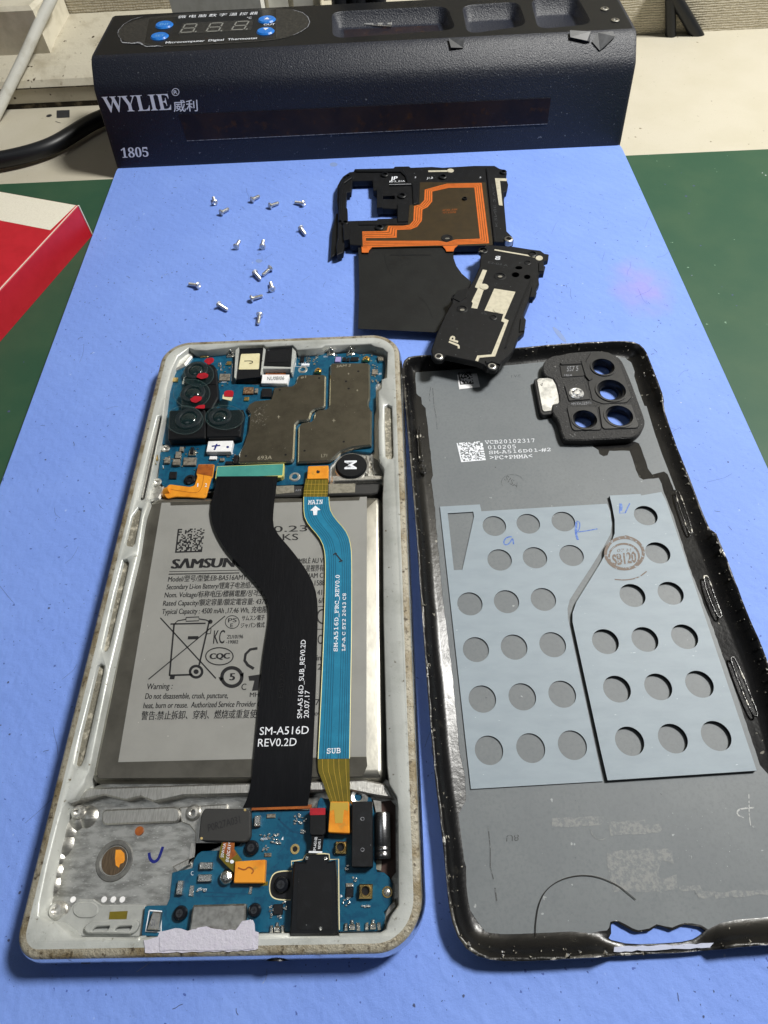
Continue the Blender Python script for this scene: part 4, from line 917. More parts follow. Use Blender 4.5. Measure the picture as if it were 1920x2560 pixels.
# teal cable
zt2 = .70
lf = [(1178, 92), (1178, 190), (1196, 236), (1268, 316), (1290, 370), (1297, 430), (1296, 600), (1286, 900), (1275, 1150), (1257, 1522)]
rf = [(1313, 92), (1316, 160), (1345, 210), (1410, 280), (1432, 345), (1438, 430), (1437, 800), (1432, 1100), (1425, 1520)]
tf, TA, TB = ribbon('teal_flex_cable', lf, rf, E6, zt2, .018, FLEXTEAL, ph, ('flex_lines', [(.14, .155), (.22, .235), (.30, .315), (.38, .395), (.64, .655), (.72, .735), (.80, .815), (.87, .885), (.94, .95)], FLEXLINE))
e = MB()
for P, s in ((TA, -1), (TB, 1)): e.tube([p + Vector((s * .006, 0, -.006)) for p in P], .011, 5)
e.build('yellow_edge', YELLEDGE, tf)
b = MB(); z_ = zt2 + .006
text(b, E6, '𝙼𝙰𝙸𝙽', z_, (1200, 134), (1280, 131), (2, -24), bbox=True, bold=.01); text(b, E6, '𝚂𝚄𝙱', z_, (1303, 1494), (1378, 1491), (1, -30), bbox=True, bold=.01)
vtext('𝚂𝙼-𝙰𝟻𝟷𝟼𝙳_𝙵𝚁𝙲_𝚁𝙴𝚅𝟶.𝟶', (1361, 935), (1373, 518), (-24, 1), z_, bold=.01); vtext('𝙻𝙵-𝙰 𝙲 𝚂𝚈𝟸 𝟸𝟶𝟺𝟹 𝙲𝟾', (1403, 933), (1408, 618), (-20, 1), z_, bold=.01)
b.flat(E6.poly([(1230, 192), (1228, 168), (1212, 166), (1241, 140), (1270, 163), (1252, 166), (1250, 190)], z_), z_)
b.build('white_print', WHITEINK, tf)
b = MB(); b.stroke(E6.poly([(1338, 410), (1350, 398), (1358, 402)], z_), .03, z_ + .001); b.stroke(E6.poly([(1350, 400), (1386, 444)], z_), .03, z_ + .0012); b.stroke(E6.poly([(1370, 446), (1390, 440)], z_), .03, z_ + .0014); b.build('pen_mark', BLACKINK, tf)
o1, OA, OB = ribbon('olive_flex_end', [(1305, 1245), (1292, 1310), (1284, 1392)], [(1470, 1245), (1472, 1310), (1464, 1390)], V3, .69, .02, OLIVE, ph, ('copper_traces', [(x, x + .012) for x in (.12, .28, .44, .60, .76, .9)], TRACEY), 1)
b = MB()
for f in (.33, .66, .82): i = int(f * (len(OA) - 1)); b.stroke([OA[i].xy, OB[i].xy], .012, .696)
b.build('cross_traces', TRACEY, o1)
oc_ = slab('orange_connector', rnd(V3.poly([(1320, 1155), (1474, 1150), (1470, 1249), (1311, 1252)], .72), .03), zp, .72, ORANGE, ph, bev=.012)
b = MB(); b.flat(jag(ell(V3, 1394, 1198, 13, 11, .725, 10), .012, 1), .724); b.build('burn_spot', BLACKINK, oc_)
o2, _, _ = ribbon('olive_flex_end', [(610, 1800), (612, 1925), (642, 1992), (735, 2245)], [(922, 1800), (926, 2000), (932, 2245)], N8, lambda t: .695 - .06 * t, .02, OLIVE, ph, ('copper_traces', [(x, x + .014) for x in (.14, .32, .5, .66, .88)], TRACEY), 1)
o3 = slab('orange_connector', rnd(G2.poly([(1082, 130), (1222, 130), (1226, 366), (1066, 358)], .72), .03), .52, .72, ORANGE, ph, bev=.012)
slab('cable_film', G2.poly([(1085, 136), (1216, 136), (1218, 200), (1185, 190), (1175, 290), (1120, 290), (1112, 190), (1080, 200)], .722), .715, .724, TRACEY, o3)
# orange side cable
of = slab('orange_flex', rnd(V3.poly([(496, 1141), (618, 1140), (604, 1236), (594, 1246), (556, 1384), (540, 1396), (420, 1386), (330, 1384), (262, 1398), (240, 1370), (252, 1318), (280, 1291), (430, 1311), (468, 1301), (490, 1232), (481, 1214)], .66), .05), .62, .66, ORANGE, ph, bev=.01)
b = MB(); b.stroke(chai(V3.poly([(545, 1150), (538, 1240), (520, 1330), (480, 1360), (380, 1345), (290, 1330)], .664), 2, False), .012, .664); b.build('flex_trace', COPPER, of)
slab('stiffener', V3.poly([(498, 1144), (614, 1143), (602, 1232), (486, 1210)], .668), .655, .668, COPPER, of)
b = MB(); text(b, V3, '2', .672, (545, 1312), (562, 1310), (2, -26)); text(b, V3, '1', .672, (488, 1312), (496, 1310), (2, -26)); b.build('white_print', WHITEINK, of)
b = MB()
b.tube([V3.at(u, v, z) for u, v, z in [(285, 1335, .66), (258, 1345, .63), (250, 1368, .55), (262, 1385, .47)]], .11, 10); b.build('flex_fold', ORANGE, of)
# --- lower circuit board
zq = .50
sb = G2.poly([(500, 198), (928, 190), (985, 176), (992, 130), (1010, 100), (1060, 112), (1232, 72), (1322, 78), (1385, 100), (1408, 210), (1420, 600), (1428, 652), (1480, 655), (1520, 690), (1545, 740), (1540, 880), (1480, 950), (1495, 1010), (1472, 1092), (540, 1100)], zq) + \
    V1.poly([(1590, 1030), (1062, 1020), (1060, 1000), (1085, 802), (1105, 793), (1248, 790), (1270, 740), (1290, 545), (1440, 510), (1452, 450), (1480, 405), (1510, 385), (1650, 377)], zq) + G2.poly([(330, 485), (470, 420), (495, 350)], zq)
sub = slab('lower_board', sb, .40, zq, PCB, ph, bev=.012)
slab('maroon_tape', V2.poly([(1065, 10), (1130, 0), (1165, 40), (1168, 540), (1130, 590), (1010, 500), (1000, 30)], .4), .35, .38, MAROON, ph)
slab('tape_foil', V2.poly([(1000, 0), (1058, 10), (1062, 100), (1020, 92)], .48), .38, .48, STEELD, ph)
slab('tape_foil', V2.poly([(1022, 450), (1062, 455), (1058, 530), (1022, 520)], .44), .38, .44, TAPEGREY, ph)
slab('corner_block', V2.poly([(1085, 840), (1110, 790), (1165, 740), (1180, 800), (1105, 885), (1095, 960), (1070, 930)], .5), .36, .5, STEELD, ph, bev=.03)
c = V2.at(885, -28, .6); b = MB(); b.lathe((c.x, c.y, .34), [(0, .2), (.16, .2), (.22, .14), (.2, .08), (.1, .07)], 18); b.build('screw_post', STEEL, ph)
# screws with black heads
for V, u, v, r in [(G2, 500, 472, 52), (G2, 522, 935, 48), (V1, 1350, 850, 52), (G2, 722, 745, 56)]:
    c, rr = cyl_at(V, u, v, r, .56)
    b = MB(); b.lathe((c.x, c.y, zq + .002), [(0, rr), (.05, rr), (.085, rr * .86), (.10, rr * .55), (.10, rr * .45)], 26)
    o = b.build('black_screw', BLKGLOSS, ph)
    s_ = MB(); s_.flat([c + Vector(p) * rr for p in ((-.3, -.06), (.3, -.06), (.3, .06), (-.3, .06))], zq + .105); s_.flat([c + Vector(p) * rr for p in ((-.06, -.3), (.06, -.3), (.06, .3), (-.06, .3))], zq + .1055); s_.build('cross_recess', BLKDEEP, o)
slab('board_cutout', rnd(G2.poly([(640, 700), (665, 655), (720, 640), (800, 640), (800, 858), (690, 856), (645, 830), (630, 770)], zq), .06), .49, zq + .001, BLKDEEP, ph)
b = MB(); b.stroke(chai(G2.poly([(800, 644), (720, 644), (662, 662), (636, 720), (632, 790), (650, 838), (700, 858), (790, 858)], zq + .004), 2, False), .02, zq + .004); b.build('cutout_edge', LBLC, sub)
# headphone jack
jk = slab('headphone_jack', G2.poly([(812, 572), (895, 578), (905, 520), (1062, 520), (1068, 575), (1118, 562), (1130, 700), (1138, 1108), (1098, 1122), (782, 1122), (802, 700)], .76), .36, .76, BLKSM, ph, bev=.03)
slab('jack_cap', G2.poly([(842, 640), (1090, 640), (1095, 1080), (835, 1080)], .765), .75, .768, BLKMAT, jk)
b = MB(); b.stroke(G2.poly([(800, 620), (795, 572), (880, 560), (905, 520), (1040, 515), (1075, 520), (1080, 560), (1145, 556), (1150, 1080)], zq + .004), .02, zq + .004); b.build('jack_outline', LBLC, sub)
for u, v in [(910, 548), (1050, 550), (1012, 1070)]: c, r = cyl_at(G2, u, v, 12, .77); slab('jack_pin', circ(c, r, 10), .74, .785, SOLDER, jk)
jf = slab('jack_flex', G2.poly([(942, 380), (1036, 380), (1022, 505), (926, 505), (946, 430)], .72), .69, .705, FLEXBLK, ph)
b = MB(); text(b, G2, 'SM-A516B', .712, (975, 498), (988, 392), (-20, 1)); text(b, G2, 'REV0.1', .712, (1010, 480), (1014, 410), (-18, 1)); b.stroke(G2.poly([(924, 503), (1024, 505)], .712), .03, .711); b.build('white_print', WHITEINK, jf)
jc = slab('jack_connector', rnd(G2.poly([(932, 178), (1046, 176), (1046, 360), (1030, 380), (940, 378), (930, 360)], .74), .04), zq, .74, BLKMAT, ph, bev=.01)
slab('red_end', rnd(G2.poly([(933, 179), (1047, 177), (1047, 228), (932, 231)], .745), .02), .73, .746, REDTAB, jc)
# flat black connector, motor cylinder, antenna sockets
bc = slab('black_connector', rnd(G2.poly([(1245, 130), (1393, 128), (1397, 614), (1241, 614)], .72), .02), zq, .72, BLKMAT, ph, bev=.01)
b = MB()
for u, v in [(1322, 258), (1322, 486)]: e = ell(G2, u, v, 15, 14, .725, 16); b.flat(e, .724, holes=[ell(G2, u, v, 11, 10, .725, 16)])
b.build('moulding_ring', GREYINK, bc)
a, c = G2.at(1462, 215, .46), G2.at(1475, 560, .46); r = (G2.at(1532, 400, .5) - G2.at(1410, 400, .5)).length / 2
d = (c - a); n_ = []
b = MB(); b.lathe((a.x + .02, c.y, .50), [(0, r * .86), (.03, r), (.10, r), (.11, r * .96), (.13, r * .96), (.14, r), (.19, r), (.20, r * .96), (.22, r * .96), (.23, r), (d.length - .04, r), (d.length, r * .9)], 28, axis='Y')
b.build('motor_cylinder', CYLM, ph)
def socket(V, u0, v0, u1, v1, z, ru):
    s = slab('antenna_socket', V.poly([(u0, v0), (u1, v0), (u1 - 4, v1), (u0 - 4, v1)], z), zq, z, GOLD, sub, bev=.015)
    c, r = cyl_at(V, (u0 + u1) / 2 - 4, (v0 + v1) / 2 - 4, ru, z + .04)
    b = MB(); b.slab(circ(c, r, 24), z, z + .06, [circ(c, r * .74, 20)], bev=.008); b.flat(circ(c, r * .74, 20), z + .004, mi=1); b.build('socket_ring', [GOLD, BLKDEEP], sub)
socket(G2, 1122, 425, 1205, 518, .58, 36); socket(G2, 1298, 740, 1398, 848, .60, 40)
b = MB(); c, r = cyl_at(G2, 823, 482, 34, zq); b.slab(circ(c, r, 22), zq, zq + .012, [circ(c, r * .55, 18)]); c2, r2 = cyl_at(G2, 1506, 800, 38, zq); b.slab(circ(c2, r2, 22), zq, zq + .012, [circ(c2, r2 * .7, 18)]); b.build('gold_ring', GOLD, sub)
b = MB(); b.flat(circ(c, r * .56, 18), zq + .004); b.build('ring_hole', BLKDEEP, sub)
b = MB(); b.lathe((c2.x, c2.y, zq - .02), [(0, r2 * .68), (.03, r2 * .6), (.05, r2 * .3)], 16); b.build('rivet', STEEL, sub)
# orange connector with its little cable and the round microphone
oc2 = slab('orange_connector', rnd(G2.poly([(376, 574), (602, 560), (592, 735), (367, 734)], .66), .02), zq, .66, ORANGE, ph, bev=.015)
b = MB(); b.stroke(chai(G2.poly([(400, 620), (450, 640), (480, 610), (520, 640), (500, 665)], .664), 2, False), .025, .664); b.build('glue_mark', COPPER, oc2)
bf = slab('buzzer_flex', G2.poly([(286, 424), (376, 418), (370, 480), (430, 565), (372, 575), (368, 655), (300, 590), (258, 540), (268, 470)], .62), .59, .61, OLIVE, ph)
slab('flex_top', G2.poly([(288, 424), (376, 418), (370, 484), (390, 520), (345, 560), (290, 500)], .615), .605, .616, COPPER, bf)
b = MB(); text(b, G2, 'P1R2038', .622, (352, 428), (330, 580), (-22, -6)); text(b, G2, 'A31W02', .622, (312, 440), (290, 545), (-20, -2)); b.flat(ell(G2, 355, 575, 15, 14, .622, 14), .622); b.build('white_print', WHITEINK, bf)
bz = slab('buzzer', rnd(G2.poly([(152, 180), (470, 184), (492, 204), (490, 392), (462, 432), (130, 422), (108, 398), (124, 232)], .66), .05), .42, .66, BUZZ, ph, bev=.02)
b = MB(); text(b, G2, 'P0R27A031', .664, (182, 352), (418, 286), (-8, -52), bold=.0); b.build('dark_print', BLACKINK, bz)
b = MB()
for u, v in [(452, 192), (130, 402)]: b.flat(ell(G2, u, v, 10, 10, .664, 10), .664)
b.build('corner_pin', GOLD, bz)
c = G2.at(315, 690, .56); b = MB(); b.lathe((c.x, c.y, zq), [(0, .13), (.08, .13), (.12, .09), (.13, .02)], 18); b.build('solder_blob', SOLDER, sub, angle=2)
# charging socket and the torn paper in front of it
us = slab('charging_socket', rnd(G2.poly([(66, 896), (456, 886), (450, 1110), (30, 1120)], .68), .03), .36, .68, STEELD, ph, bev=.03)
tp = V1.poly([(1088, 1150), (1072, 1048), (1100, 1052), (1150, 1035), (1185, 1028), (1200, 992), (1240, 985), (1320, 955), (1360, 962), (1400, 982), (1440, 990), (1485, 962), (1550, 950), (1600, 975), (1659, 972)], .83) + V2.poly([(0, 975), (12, 950), (52, 905), (92, 896), (108, 930), (108, 985), (140, 995), (138, 1060), (132, 1118), (120, 1130)], .83)
pp = slab('paper_label', jag(tp, .012, .08), .806, .822, PAPER, ph)
slab('paper_layer', jag(V1.poly([(1190, 1130), (1200, 1030), (1240, 985), (1320, 958), (1400, 984), (1490, 962), (1550, 952), (1659, 975), (1760, 990), (1820, 905), (1885, 900), (1900, 1000), (1900, 1120)], .84), .012, .1), .823, .836, PAPER, pp)
# microphone can, capacitors, contacts
mi_ = slab('microphone_can', V1.poly([(1145, 835), (1206, 840), (1186, 978), (1102, 972)], .62), zq, .62, STEELD, sub, bev=.02)
b = MB(); b.stroke(V1.poly([(1120, 828), (1212, 834), (1208, 992), (1092, 985), (1120, 828)], zq + .004), .02, zq + .004)
for s_, bl, br, z in [('I00K', (480, 785), (560, 782), zq + .004)]: pass
text(b, V1, 'C', zq + .004, (1432, 565), (1450, 564), (0, -30)); text(b, V1, 'dSun', zq + .004, (1480, 680), (1550, 678), (0, -22)); text(b, G2, '0000', zq + .004, (570, 415), (620, 412), (0, -16)); text(b, G2, 'FRS8', zq + .004, (1318, 912), (1372, 910), (0, -14))
for pts in ([(720, 412), (735, 388), (735, 414)], [(1160, 818), (1174, 830), (1160, 842)], [(706, 992), (726, 992), (716, 976)]): b.flat(G2.poly(pts, zq + .004), zq + .004)
b.build('silkscreen', WHITEINK, sub)
b = MB(); text(b, V1, 'SI', .626, (1128, 942), (1160, 944), (4, -50)); b.build('can_mark', GREYINK, mi_)
for q, h, m, nm in [(G2.poly([(116, 580), (212, 578), (208, 630), (112, 632)], .58), .58, SOLDER, 'capacitor'), (G2.poly([(106, 670), (204, 668), (200, 722), (102, 724)], .58), .58, SOLDER, 'capacitor'),
        (V1.poly([(1336, 604), (1376, 606), (1362, 710), (1318, 708)], .6), .6, SOLDER, 'spring_clip'), (V1.poly([(1425, 640), (1456, 642), (1448, 725), (1412, 722)], .52), .52, SOLDER, 'solder_pad'), (G2.poly([(486, 756), (508, 758), (500, 818), (474, 814)], .52), .52, SOLDER, 'solder_pad'),
        (G2.poly([(524, 235), (566, 232), (562, 312), (516, 315)], .6), .6, SOLDER, 'spring_clip'), (G2.poly([(612, 222), (676, 220), (676, 250), (612, 252)], .53), .53, COMPG, 'capacitor'), (G2.poly([(596, 510), (646, 510), (644, 538), (594, 538)], .53), .53, COMPG, 'capacitor'),
        (G2.poly([(664, 890), (732, 888), (730, 965), (660, 968)], .55), .55, COMPK, 'chip'), (G2.poly([(1200, 768), (1256, 766), (1254, 835), (1196, 838)], .54), .54, COMPK, 'chip'), (G2.poly([(1198, 735), (1250, 733), (1250, 762), (1198, 764)], .53), .53, COMPG, 'filter'), (G2.poly([(560, 742), (622, 718), (620, 752), (560, 756)], .505), .505, OLIVE, 'foil_strip')]:
    slab(nm, q, zq + .001, h, m, sub, bev=.01)
for u, v, w in [(690, 1070, 56), (1245, 1052, 60), (1400, 1048, 60)]:
    b = MB()
    b.slab(G2.poly([(u - w, v + 34), (u - w + 4, v - 20), (u - w + 26, v - 24), (u - w + 26, v + 34)], .54), zq, .56, bev=.02); b.slab(G2.poly([(u + w, v + 34), (u + w - 4, v - 24), (u + w - 26, v - 26), (u + w - 26, v + 34)], .54), zq, .56, bev=.02)
    b.slab(G2.poly([(u - 22, v + 28), (u + 22, v + 28), (u + 20, v - 14), (u - 20, v - 14)], .58), zq, .60, bev=.02); b.slab(G2.poly([(u - 12, v - 16), (u + 12, v - 16), (u + 10, v - 44), (u - 10, v - 44)], .54), zq, .54, bev=.01)
    b.build('spring_contact', SOLDER, sub)
b = MB()
for (u0, v0, u1, v1, n) in [(815, 222, 905, 300, 16), (862, 330, 900, 365, 6), (570, 365, 715, 470, 22), (640, 900, 665, 1000, 8), (735, 870, 760, 960, 8), (690, 975, 730, 1000, 3), (1190, 590, 1215, 645, 4), (1250, 690, 1278, 725, 4), (1180, 835, 1240, 925, 10), (1200, 740, 1260, 760, 5), (1310, 898, 1375, 912, 6), (575, 470, 625, 495, 6), (640, 430, 720, 440, 5), (98, 770, 165, 795, 6)]:
    for k in range(n):
        u, v = random.uniform(u0, u1), random.uniform(v0, v1); a, c_ = random.uniform(4, 9), random.uniform(3, 7)
        b.slab(G2.poly([(u - a, v - c_), (u + a, v - c_), (u + a, v + c_), (u - a, v + c_)], zq), zq + .001, zq + random.uniform(.012, .035))
tag(b.build('solder_joints', SOLDER, sub), None, None, None, 'stuff')
b = MB()
for pts in ([(700, 260), (770, 320), (800, 350), (905, 360)], [(710, 275), (790, 350), (880, 375)], [(1060, 480), (1105, 530), (1105, 600)], [(760, 420), (740, 470), (690, 520)], [(1180, 480), (1200, 560), (1200, 680)], [(1140, 130), (1180, 140)], [(140, 800), (480, 815)], [(150, 830), (380, 835)], [(700, 590), (650, 620), (640, 660)]):
    b.stroke(G2.poly(pts, zq), .014, zq + .003)
b.flat(ell(G2, 706, 255, 12, 13, zq, 12), zq + .003)
b.build('board_traces', FLEXLINE, sub)

# ---------------------------------------------------------------- the back cover
cov = empty('phone_cover', (11.3, 7.8, 0), 'phone back cover lying inside up, grey inside with black glue edge and two pale pads', 'phone cover')
ZR = .42
rim_px = [(x, ZR) for x in [V4.px(675, 345), V4.px(678, 480), V4.px(700, 720), V4.px(742, 1200), V4.px(780, 1640), (1056, 1560), (1072, 1770)]] + \
    [(G5.px(u, v), ZR) for u, v in [(78, 0), (96, 190), (124, 400), (140, 590), (160, 800), (185, 890), (225, 945), (285, 980), (350, 990), (600, 986), (900, 968)]] + \
    [(G5.px(u, v), .20) for u, v in [(930, 966), (1150, 954), (1400, 940)]] + [(G5.px(1430, 928), ZR), (G5.px(1659, 912), ZR), ((1990, 2362), ZR), ((2060, 2340), ZR), ((2095, 2290), ZR), ((2098, 2220), ZR)] + \
    [((2010, 1960), ZR)] + [(V7.px(u, v), ZR) for u, v in [(1659, 1040), (1490, 655), (1360, 300), (1300, 152), (1275, 112)]] + \
    [(V7.px(u, v), .26) for u, v in [(1232, 60), (1195, 10)]] + [(V5.px(u, v), .26) for u, v in [(1090, 1280), (960, 965), (888, 745)]] + \
    [(V5.px(u, v), ZR) for u, v in [(868, 600), (740, 270), (715, 225), (660, 205), (600, 208), (500, 226), (420, 210), (300, 224), (0, 244)]] + [(V4.px(u, v), ZR) for u, v in [(1500, 270), (1200, 295), (880, 318), (700, 328)]]
pts3 = [at(p, z) for p, z in rim_px]
def resample(P, step):
    out = []
    for i in range(len(P)):
        a, c = P[i], P[(i + 1) % len(P)]; m = max(1, int((c - a).length / step))
        for k in range(m): out.append(a.lerp(c, k / m))
    return out
R3_ = resample(pts3, .22)
if sum(R3_[i - 1].x * R3_[i].y - R3_[i].x * R3_[i - 1].y for i in range(len(R3_))) < 0: R3_ = R3_[::-1]
for q in R3_: q.z += random.uniform(-.006, .006)
base = [q.xy for q in R3_]; zr = [q.z for q in R3_]
def soft(P, it=6):
    for _ in range(it): P = [P[i - 1] * .25 + P[i] * .5 + P[(i + 1) % len(P)] * .25 for i in range(len(P))]
    return P
sb_ = soft(base, 3)
wn_ = [(0.12 if z < .235 else 1.0) for z in zr]
for _ in range(3): wn_ = [wn_[i - 1] * .25 + wn_[i] * .5 + wn_[(i + 1) % len(wn_)] * .25 for i in range(len(wn_))]
def cring(b, ins, zf, j=0.0):
    i0 = len(b.v); o = off(sb_, ins) if ins else sb_
    if ins > .05: o = [c.lerp(a, w) for a, c, w in zip(o, off(sb_, .03 + ins * .22), wn_)]
    b.v += [Vector((p.x + random.uniform(-j, j), p.y + random.uniform(-j, j), zf(k))) for k, p in enumerate(o)]
    return list(range(i0, len(b.v)))
notch = jag(V6.poly([(482, 1228), (522, 1214), (580, 1250), (680, 1296), (770, 1280), (830, 1244), (940, 1276), (1030, 1236), (1150, 1252), (1220, 1302), (1298, 1302), (1302, 1350), (1240, 1378), (900, 1392), (520, 1405), (462, 1335), (484, 1302)], .08), .006, .08)
holes_ = []
for (u, v, r) in [(407, 440, 62), (462, 618, 66), (533, 808, 92), (270, 826, 62)]:
    c, rr = cyl_at(V5, u, v, r, .04); holes_.append(circ(c, rr, 28))
b = MB()
o0 = cring(b, .20, lambda k: .012); o1_ = cring(b, .07, lambda k: .06); o2_ = cring(b, .01, lambda k: zr[k] * .6); o3_ = cring(b, 0, lambda k: zr[k] - .02)
o4 = cring(b, .014, lambda k: zr[k], .006); o5 = cring(b, .055, lambda k: zr[k] - .012, .014); o6 = cring(b, .15, lambda k: zr[k] * .62 + random.uniform(-.012, .012), .012); o7 = cring(b, .29, lambda k: .14 + random.uniform(-.01, .01), .014); o8 = cring(b, .42, lambda k: .085)
for a, c in zip((o0, o1_, o2_, o3_), (o1_, o2_, o3_, o4)): b.bridge(a, c, 1, True)
b.bridge(o4, o5, 1, True)
for a, c in zip((o5, o6, o7), (o6, o7, o8)): b.bridge(a, c, 0, True)
nl0 = b.loop(ccw(notch)[::-1], .085); nl1 = b.loop(ccw(notch)[::-1], .012); b.bridge(nl1, nl0, 0)
hh = []; hb = []
for h in holes_: t = b.loop(ccw(h)[::-1], .085); l = b.loop(ccw(h)[::-1], .012); b.bridge(l, t, 0); hh.append(t); hb.append(l)
b.cap([o8, nl0] + hh, 0); b.cap([o0, nl1] + hb, 0, up=False)
wall_pts = [(b.v[i].copy(), b.v[j].copy(), b.v[k].copy()) for i, j, k in zip(o5, o6, o7)]
b.build('shell', [COVBLK, COVRIM], cov, angle=1.2)
b = MB()
for k in range(420):
    p5, p6, p7 = random.choice(wall_pts); t = random.random() ** 2.2
    q = p5.lerp(p6, t * 2) if t < .5 else p6.lerp(p7, t * 2 - 1); s_ = random.uniform(.012, .06) * (1.3 - t)
    a = random.uniform(0, 6.3); up = Vector((0, 0, random.uniform(.006, .035)))
    A1, A2, A3, A4 = [q + Vector((math.cos(a + w) * s_ * random.uniform(.4, 1), math.sin(a + w) * s_ * random.uniform(.4, 1), random.uniform(-.01, .012))) + up * .4 for w in (0, 1.5, 3.1, 4.6)]
    i0 = len(b.v); b.v += [A1, A2, A3, A4, q + up]
    for e in range(4): b.face((i0 + e, i0 + (e + 1) % 4, i0 + 4), 1 if random.random() < .28 else 0)
tag(b.build('glue_flakes', [COVBLK, mk('pale_glue_flake', S(150, 146, 134), .4, noise=(8, S(84, 80, 72), .4, .6))], cov), None, None, None, 'stuff')
zg = .092
gp = V4.poly([(910, 1225), (895, 1262), (918, 1440), (940, 1690)], zg)[::-1]
left_e = V4.poly([(765, 425), (778, 605), (800, 628), (818, 640), (824, 690), (852, 720), (872, 900), (908, 1225), (895, 1262), (918, 1440), (938, 1680)], zg) + [at(p, zg).xy for p in [(1108, 1500), (1132, 1690)]] + G5.poly([(205, 0), (232, 120), (235, 230), (195, 300), (205, 420), (235, 540), (240, 720), (290, 800), (330, 850), (400, 895), (540, 892), (600, 905), (700, 880), (900, 840), (912, 830)], zg)
right_e = V6.poly([(1302, 1300), (1360, 1285), (1659, 1262)], zg) + [at(p, zg).xy for p in [(1990, 2310), (2020, 2200), (1960, 2030)]] + V7.poly([(1659, 1905), (1600, 1840), (1560, 1720), (1420, 1300), (1250, 820), (1080, 380), (960, 0)], zg) + \
    V5.poly([(875, 1345), (862, 1290), (840, 1245), (722, 1256), (690, 1240), (650, 1130), (622, 1040), (470, 1042), (455, 1075), (425, 1082), (395, 1065), (385, 1035), (330, 1002), (400, 992), (660, 972), (690, 985), (720, 1050), (760, 1175), (790, 1218), (880, 1196), (905, 1215), (955, 1335), (985, 1332), (985, 1300), (925, 1130), (890, 1020), (860, 985), (850, 930), (790, 760), (770, 710), (732, 702), (690, 590), (655, 480), (660, 440), (640, 380), (605, 360), (560, 300), (480, 255), (420, 240), (340, 262), (200, 268), (60, 285), (0, 290)], zg) + \
    V4.poly([(1600, 315), (1400, 335), (1100, 360), (850, 372), (795, 400)], zg)
G_ = ccw(left_e + right_e)
b = MB()
nz_ = ccw(off(ccw(notch)[::-1][::-1], -.02))
gl = jag(V6.poly([(440, 1240), (470, 1200), (525, 1196), (600, 1235), (690, 1280), (760, 1262), (820, 1226), (940, 1255), (1030, 1215), (1160, 1232), (1240, 1285), (1302, 1290)], zg), .01, .1)
def inside_y(p): return True
seq = ccw(left_e + V6.poly([(478, 1212), (525, 1198), (590, 1236), (690, 1280), (765, 1264), (826, 1228), (940, 1258), (1030, 1218), (1155, 1234), (1235, 1288)], zg) + right_e)
b.slab(jag(seq, .008, .12), .086, zg, holes=[off(ccw(h), -.10) for h in holes_], bottom=False)
coat = b.build('inner_coating', COVGREY, cov)
# glue left along the walls
for V, pts, w in [(V4, [(805, 860), (800, 930), (812, 990), (808, 1060), (825, 1120)], .10), (V4, [(830, 1150), (850, 1180), (845, 1215), (825, 1190)], .06), (V5, [(975, 1345), (1000, 1420), (1040, 1540), (1080, 1660)], .13), (V7, [(1190, 420), (1230, 560), (1300, 730)], .14), (V7, [(1390, 1030), (1450, 1180), (1520, 1360), (1570, 1470)], .14), (V5, [(740, 355), (760, 400), (735, 480)], .10), (V5, [(800, 520), (850, 590), (870, 680)], .06)]:
    p = chai([V.at(u, v, .2) for u, v in pts], 2, False)
    n_ = len(p); sd = [(p[min(i + 1, n_ - 1)] - p[max(i - 1, 0)]).xy.normalized() for i in range(n_)]
    ring_ = [p[i] + Vector((-sd[i].y, sd[i].x, 0)) * w * .5 * math.sin(math.pi * (i + .3) / (n_ - .4)) ** .4 for i in range(n_)] + [p[i] - Vector((-sd[i].y, sd[i].x, .06)) * w * .5 * math.sin(math.pi * (i + .3) / (n_ - .4)) ** .4 for i in range(n_ - 1, -1, -1)]
    b = MB(); b.tube(ring_ + ring_[:2], .022, 8); b.build('glue_smear', GLUE, cov, angle=1.5)
# camera bezel
zb_ = .34
bz_pts = V5.poly([(-30, 390), (0, 352), (50, 325), (110, 320), (160, 305), (215, 300), (330, 290), (440, 292), (510, 320), (560, 355), (590, 420), (640, 540), (690, 680), (735, 800), (735, 850), (715, 890), (670, 930), (625, 945), (150, 965), (118, 930), (85, 800), (45, 765), (40, 695), (80, 690), (100, 660), (60, 500), (0, 485), (-30, 450)], zb_)
rings = []
for (u, v, r) in [(420, 418, 86), (482, 592, 108), (540, 785, 104), (283, 812, 92)]: rings.append(cyl_at(V5, u, v, r, zb_))
bz2 = slab('camera_bezel', chai(bz_pts, 1), .10, zb_, BEZROUGH, cov, holes=[circ(c, r, 30) for c, r in rings], bev=.03)
for (c, r), h in zip(rings, holes_):
    hc = sum(h, Vector((0, 0))) / len(h); hr = (h[0] - hc).length
    b = MB(); fr_ = lambda t, z, rr: b.loop(circ(c.lerp(hc, t), rr, 30), z)
    l = [fr_(0, zb_ + .05, r * 1.12), fr_(0, zb_ + .05, r * .99), fr_(0, zb_ - .02, r * .97), fr_(.3, zb_ - .05, r * .84), fr_(.35, zb_ - .10, r * .82), fr_(.6, .18, (r * .78 + hr) / 2), fr_(.65, .17, hr * 1.06), fr_(1, .03, hr * 1.0)]
    b.bridge(fr_(0, .2, r * 1.12), l[0], 0, True)
    for a, d_ in zip(l, l[1:]): b.bridge(a, d_, 0, True)
    b.build('lens_ring', BEZEL, bz2, angle=.5)
